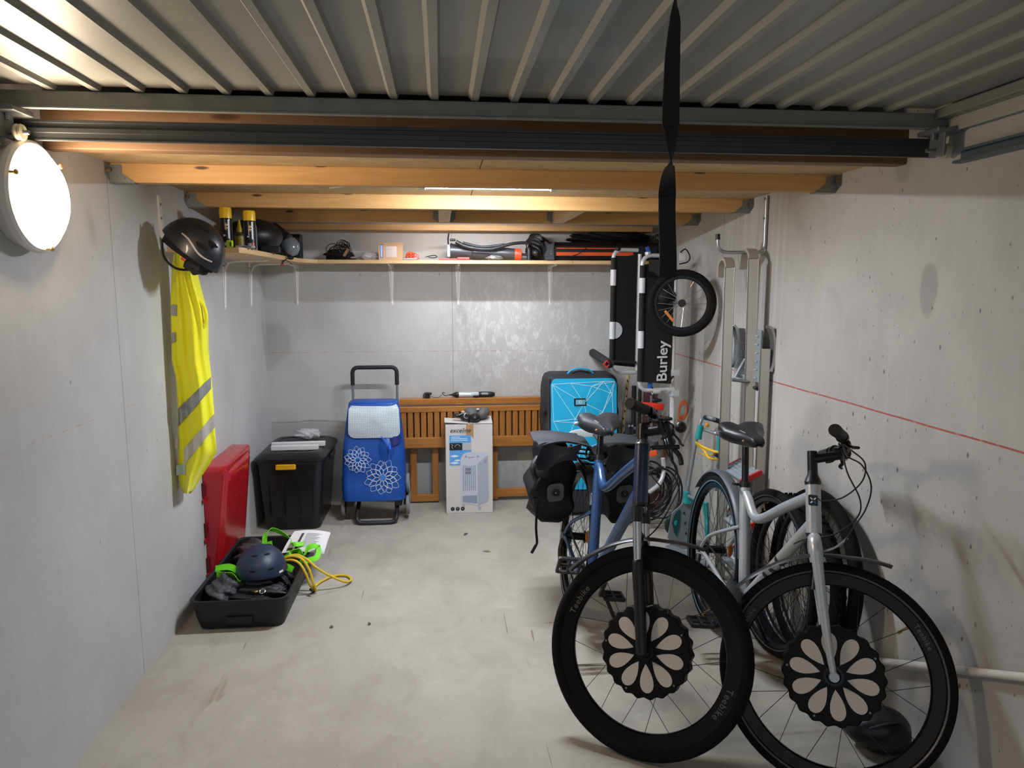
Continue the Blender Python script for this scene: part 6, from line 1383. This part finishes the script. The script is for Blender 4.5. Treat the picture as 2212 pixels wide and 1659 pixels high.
t = thing('grease_tube', 'flat white and silver tube lying before the oil bottle', 'tube', (-1.0, 3.44, SZ)); c = V((at(530, 534, 'y', 3.45).x, 3.45, SZ))
MB().box(c+V((0, 0, .007)), (.085, .03, .012), Matrix.Rotation(.05, 3, 'Z'), .004).build('tube_body', mat('tube_silver', '#b0b1b6', .35, .4), t, 0); MB().box(c+V((.01, -.0155, .007)), (.04, .001, .006)).build('print', mat('tube_print', '#5b6a8a', .5), t, 0)
c = V((at(552, 530, 'y', 3.58).x, 3.58, SZ)); t = lathe_thing('marker_tube', 'slim grey striped tube standing just right of the right spray can', 'tube', c, [('tube', mat('tube_violet', '#5d5a68', .4), [(.001, 0), (.009, 0), (.009, .105), (.007, .118), (.001, .12)])])
# dark round case, drill, plastic bag, black box
c = at(545, 520, 'y', 4.05); c.z = SZ+.105; t = thing('helmet', 'big dark rounded helmet standing behind the bottles on the left shelf', 'helmet', (c.x, c.y, SZ))
MB().ell(c+V((.0, .0, -.01)), (.165, .15, .092), None, 40, 20, f=lambda v: 1+.03*sin(4*v.x)).build('shell', mat('dark_shell', '#101114', .45), t, 60); MB().box(c+V((.12, -.11, -.085)), (.10, .03, .035), Matrix.Rotation(.1, 3, 'Z'), .006).build('visor', blk(), t, 0)
t = thing('power_drill', 'black cordless power tool with a clear bag end on the left shelf', 'power tool', (-.90, 4.30, SZ)); m_dr = mat('drill_black', '#141519', .45)
a = at(588, 500, 'y', 4.35); b = at(622, 520, 'y', 4.30); MB().tube([a, b], .05, 16, rad=[.055, .040]).build('motor_body', m_dr, t); MB().tube([a.lerp(b, .3), V((a.x+.03, 4.33, SZ+.03))], .028, 14).build('handle', m_dr, t); MB().box(V((a.x+.045, 4.30, SZ+.02)), (.13, .07, .04), None, .008).build('battery', m_dr, t, 0)
MB().box(V((a.x+.035, 4.262, SZ+.034)), (.05, .002, .010)).build('label', mat('label_grey', '#9fa0a6', .4), t, 0)
o_ = MB().lathe(b, (.5, -.4, -.9), [(.012, 0), (.045, .01), (.052, .04), (.040, .075), (.02, .095)], 20).build('clear_hood', mat('hood', '#6e7378', .15, .1, coat=.5), t)
MB().cyl(b+V((.01, -.0, -.07)), b+V((.015, -.02, -.10)), .018).build('chuck', blk(), t)
c = V((at(637, 557, 'y', 4.62).x, 4.62, SZ)); t = thing('black_box', 'plain black upright box in the corner of the shelf', 'box', c)
MB().box(c+V((0, 0, .072)), (.088, .09, .142), None, .003).build('carton', mat('box_black', '#0b0b0d', .5), t, 0); MB().box(c+V((.0, 0, .1445)), (.09, .092, .004), None, .001).build('lid', mat('box_edge', '#2d2f33', .4), t, 0)
t = thing('zip_ties', 'black cable tie with a red bead dangling from the shelf corner', 'cable tie', at(611, 560, 'y', 4.28)); 
P_ = [at(609, 548, 'y', 4.26), at(611, 560, 'y', 4.25), at(610, 570, 'y', 4.25)]; MB().tube(smooth_path(P_, 4), .006, 8, flat=.4).build('tie', blk(), t)
MB().tube([at(611, 566, 'y', 4.25), at(618, 560, 'y', 4.245), at(623, 556, 'y', 4.24)], .005, 8, flat=.5).build('tie_tail', blk(), t); MB().tube(smooth_path([at(614, 562, 'y', 4.25), at(622, 564, 'y', 4.24), at(631, 571, 'y', 4.24)], 4), .0022, 6).build('tie_tail', blk(), t)
MB().ell(at(610, 572, 'y', 4.25), (.011, .006, .006)).build('red_bead', mat('red_bit', '#b3301f', .5), t)

# ---- things on the back board
B = lambda px, py, y=4.93: at(px, py, 'y', y)
t = thing('cable_heap', 'heap of black cables and netting on the back shelf', 'cables', (B(735, 557).x, 4.95, SZ)); rnd = random.Random(9); c = V((B(735, 557).x, 4.95, SZ))
crumple(c+V((-.01, 0, .036)), (.085, .06, .036), 21).build('pile', m_bagd, t, 70)
for i in range(12):
    o_ = c+V((rnd.uniform(-.05, .05), rnd.uniform(-.05, .02), .04+rnd.uniform(0, .03))); r_ = rnd.uniform(.03, .06); ax_ = V((rnd.uniform(-.5, .5), -1, rnd.uniform(-.5, .5))); MB().torus(o_, ax_, r_, .0022, 28, 6).build('loop', mat('cable_black', '#101012', .4), t)
for i in range(5): MB().torus(c+V((.015+.008*i, -.02, .10)), (rnd.uniform(-.6, .6), -1, rnd.uniform(-.2, .2)), .036-.004*i, .0018, 24, 6).build('loop', mat('cable_black', '#101012', .4), t)
MB().tube([c+V((-.09, -.04, .006)), c+V((.02, -.06, .008)), c+V((.11, -.05, .006))], .005, 8).build('strap', blk(), t); MB().box(c+V((.045, -.055, .05)), (.02, .01, .06), Matrix.Rotation(.6, 3, 'Y'), .003).build('brown_tag', mat('brown_tag', '#8a6845', .6), t, 0)
o = one(crumple(V((B(800, 547).x, 4.93, SZ+.028)), (.055, .035, .026), 33, None, 24, 14, .22), 'parts_bag', m_film, 'clear plastic bag of dark parts left of the small carton', 'bag', (B(800, 547).x, 4.93, SZ), None, 0)
c = V((B(845, 557, 4.90).x, 4.91, SZ)); t = thing('small_carton', 'small tan cardboard carton with a blue label on the back shelf', 'box', c)
MB().box(c+V((0, 0, .058)), (.160, .10, .115), None, .002).build('carton', mat('tan_card', '#c4a079', .7, var=.06, vs=20), t, 0)
MB().box(c+V((-.060, -.0505, .058)), (.020, .001, .090)).build('label', mat('label_mid', '#4a6aa8', .5), t, 0); MB().box(c+V((-.060, -.0512, .058)), (.011, .001, .080)).build('label_print', mat('label_pale', '#b9c6dc', .5), t, 0)
MB().grid(lambda u, v: c+V((-.03+.07*u, -.0515-.002*sin(pi*u), .02+.07*v)), 4, 3).build('clear_tape', m_film, t, 0)
t = thing('orange_cord', 'small bundle of orange cord right of the tan carton', 'cord', (B(890, 557).x, 4.92, SZ)); c = V((B(888, 557).x, 4.92, SZ)); rnd = random.Random(12); m_oc = mat('orange_cord', '#e2552a', .6, var=.12, vs=80)
for i in range(14): MB().torus(c+V((rnd.uniform(-.03, .03), rnd.uniform(-.02, .02), .032+rnd.uniform(-.010, .012))), (rnd.uniform(-1, 1), rnd.uniform(-1, 1), rnd.uniform(-.6, .6)), rnd.uniform(.016, .026), .0022, 20, 6).build('loop', m_oc, t)
MB().tube(smooth_path([c+V((.03, -.03, .03)), c+V((.05, -.04, .015)), c+V((.057, -.04, .004))], 4), .0025, 6).build('loose_end', m_oc, t)
t = thing('metal_bar', 'short silver metal tool lying before the orange cord', 'tool', (B(885, 556).x, 4.87, SZ)); MB().box((B(884, 556).x, 4.868, SZ+.008), (.085, .02, .012), None, .003).build('body', alu(), t, 0); MB().box((B(884, 556).x-.05, 4.868, SZ+.006), (.02, .016, .010), None, .003).build('tip', blk(), t, 0)
t = thing('key_loop', 'small black wrist loop between the orange cord and the red tool', 'loop', (B(938, 556).x, 4.88, SZ)); MB().tube(smooth_path([B(918, 556, 4.88), B(928, 553, 4.88), B(940, 552, 4.88), B(944, 555, 4.88), B(936, 557, 4.88), B(926, 556, 4.88)], 4), .0035, 6).build('loop', blk(), t); MB().ell(B(920, 557, 4.88)+V((0, 0, .002)), (.010, .006, .004)).build('bead', mat('beige_cap', '#b5a084', .5), t)
t = thing('red_tool', 'flat bright red plastic tool lying under the air pump', 'tool', (B(985, 556).x, 4.87, SZ)); q = MB()
MB().box((B(975, 556).x-.01, 4.865, SZ+.006), (.15, .03, .010), None, .003).build('blade', mat('red_tool', '#d42a1c', .4), t, 0); MB().box((B(1000, 556).x, 4.865, SZ+.010), (.085, .045, .018), None, .006).build('body', mat('red_tool', '#d42a1c', .4), t, 0)
# big hand pump
t = thing('air_pump', 'large dark grey hand pump with orange end lying on the back shelf', 'pump', (.3, 4.95, SZ)); m_pump = mat('pump_grey', '#3a3c40', .35, .1, coat=.2); m_pd = mat('pump_dark', '#222428', .4)
z0 = SZ+.058
a = V((B(972, 540).x, 4.96, z0+.008)); b = V((B(1112, 545).x, 4.94, z0-.012)); MB().lathe(a, b-a, [(.001, 0), (.052, 0), (.054, .006), (.050, .02), (.048, .15), (.042, .155), (.041, .40), (.038, (b-a).length)], 32).build('cylinder', m_pump, t)
MB().loft([[a+V((-.006+dx, .075*cos(q_)*k_, .058*sin(q_)*k_)) for q_ in [2*pi*i/4+pi/4 for i in range(4)]] for dx, k_ in ((-.012, 1), (.006, 1))]).build('foot_plate', mat('pump_plate', '#8c8e90', .3, .5), t, 0)
MB().tube(smooth_path([a+V((-.01, .0, .04)), a+V((-.012, .0, .085)), a+V((-.006, 0, .118))], 4), .010, 8, flat=.5).build('foot_peg', blk(), t); MB().box(a+V((.02, 0, .075)), (.04, .03, .016), None, .005).build('foot_clip', blk(), t, 0)
MB().lathe(b, b-a, [(.038, 0), (.040, .004), (.038, .045), (.020, .05), (.001, .05)], 24).build('orange_end', mat('orange_end', '#e2461c', .45), t)
e_ = b+(b-a).normalized()*.05; MB().cyl(e_, e_+V((.05, 0, 0)), .009).build('rod', blk(), t); MB().cyl(e_+V((.05, 0, -.04)), e_+V((.05, -.0, .055)), .016, n=16).build('handle', m_pd, t); MB().ell(e_+V((.095, -.02, .01)), (.026, .022, .022)).build('gauge', m_pd, t)
P_ = smooth_path([B(985, 522, 4.89), B(1005, 532, 4.88), B(1030, 537, 4.87), B(1060, 538, 4.87), B(1085, 532, 4.88), B(1110, 526, 4.89), B(1138, 525, 4.90), B(1140, 535, 4.90)], 8); MB().tube(P_, .0115, 12, rad=[.0135 if i < 14 else .0105+.0008*(i % 2) for i in range(len(P_))]).build('hose', m_pd, t)
MB().tube(smooth_path([B(1000, 524, 4.96), B(1040, 533, 4.94), B(1090, 528, 4.94)], 6), .009, 10).build('hose', m_pump, t)
o = one(crumple(V((B(1068, 555).x, 4.87, SZ+.018)), (.055, .03, .016), 44, None, 24, 14, .25), 'foil_scrap', mat('foil', '#9b9b98', .25, .6), 'crumpled grey foil scrap lying under the air pump', 'scrap', (B(1068, 555).x, 4.87, SZ), None, 60)
# black bags and orange-striped case
lump((B(1163, 530).x, 5.00, SZ+.095), (.075, .08, .085), 51, mat('black_bag', '#0f0f11', .5, var=.3, bump=.3, bs=40), 'black_bag', 'shiny black bag beside the pump on the back shelf', 'bag')
t = thing('scooter_case', 'long black case with orange stripes at the right of the back shelf', 'case', (1.1, 4.93, SZ))
x0, x1 = B(1188, 550, 4.87).x, 1.50
rg = [[V((x, y, z)) for y, z in ((4.865, SZ+.002), (4.850, SZ+.03), (4.855, SZ+.10), (4.87, SZ+.125), (4.98, SZ+.13), (5.0, SZ+.002))] for x in (x0+.01, x1)]
MB().loft(rg).build('body', mat('case_black', '#0b0b0d', .45, coat=.2), t, 0)
MB().prism([(-.03, .0), (.03, .0), (.026, .03), (.022, .07), (.032, .125), (.0, .105), (-.032, .125), (-.018, .07), (-.034, .035)], (x0-.005, 4.86, SZ+.003), (1, 0, 0), (0, 0, 1), .06).build('end_piece', mat('case_grey', '#3c3e42', .4), t, 0)
for dz in (.045, .062): MB().cyl((x0+.0, 4.829, SZ+dz), (x0+.0, 4.827, SZ+dz), .004, n=8).build('rivet', chrome(), t)
for z_, h_ in ((.045, .024), (.083, .007)): MB().box(((x0+.04+1.33)/2, 4.849, SZ+z_), (1.33-x0-.04, .004, h_), None, .001).build('orange_stripe', mat('orange_stripe', '#d8521a', .45), t, 0)
MB().tube(smooth_path([(x0+.15, 4.84, SZ+.03), (x0+.20, 4.838, SZ+.05), (x0+.25, 4.838, SZ+.09)], 5), .003, 6).build('cord', blk(), t); MB().tube(smooth_path([(x0+.10, 4.84, SZ+.03), (x0+.20, 4.838, SZ+.025), (x0+.38, 4.838, SZ+.012)], 5), .003, 6).build('cord', blk(), t)
lump((1.20, 5.06, SZ+.155), (.27, .05, .055), 57, mat('black_bag', '#0f0f11', .5), 'black_bag', 'black bag behind the orange-striped case, up under the battens', 'bag')
lump((1.535, 4.96, SZ+.10), (.055, .09, .085), 58, mat('smoke_bag', '#2b2d31', .4, var=.3), 'black_bag', 'dark grey bag at the far right end of the back shelf', 'bag')

# ---- bits on the floor
m_leaf = mat('dry_leaf', '#4a4a44', .8, var=.3)
for px, py, a, L, lab in ((1006, 1155, .9, .045, 'small dark dry leaf on the floor before the cooler box'), (1051, 1192, -.2, .05, 'thin pale green twig on the floor before the cooler box'), (716, 1356, .3, .018, 'tiny dark pebble on the bare floor right of the tray'), (798, 1349, 1.2, .022, 'tiny brown leaf on the rusty floor stain')):
    c = at(px, py, 'z', .0); R_ = Matrix.Rotation(a, 3, 'Z')
    one(MB().grid(lambda u, v: c+R_ @ V((L*(u-.5), .014*(v-.5)*(1.15-abs(2*u-1)), .003+.005*sin(pi*u)*v)), 6, 3, .0012, (0, 0, 1)), 'dry_leaf' if L > .02 else 'pebble', m_leaf if py != 1192 else mat('twig', '#77805a', .8), lab, 'leaf' if L > .02 else 'pebble', c, None, 60)
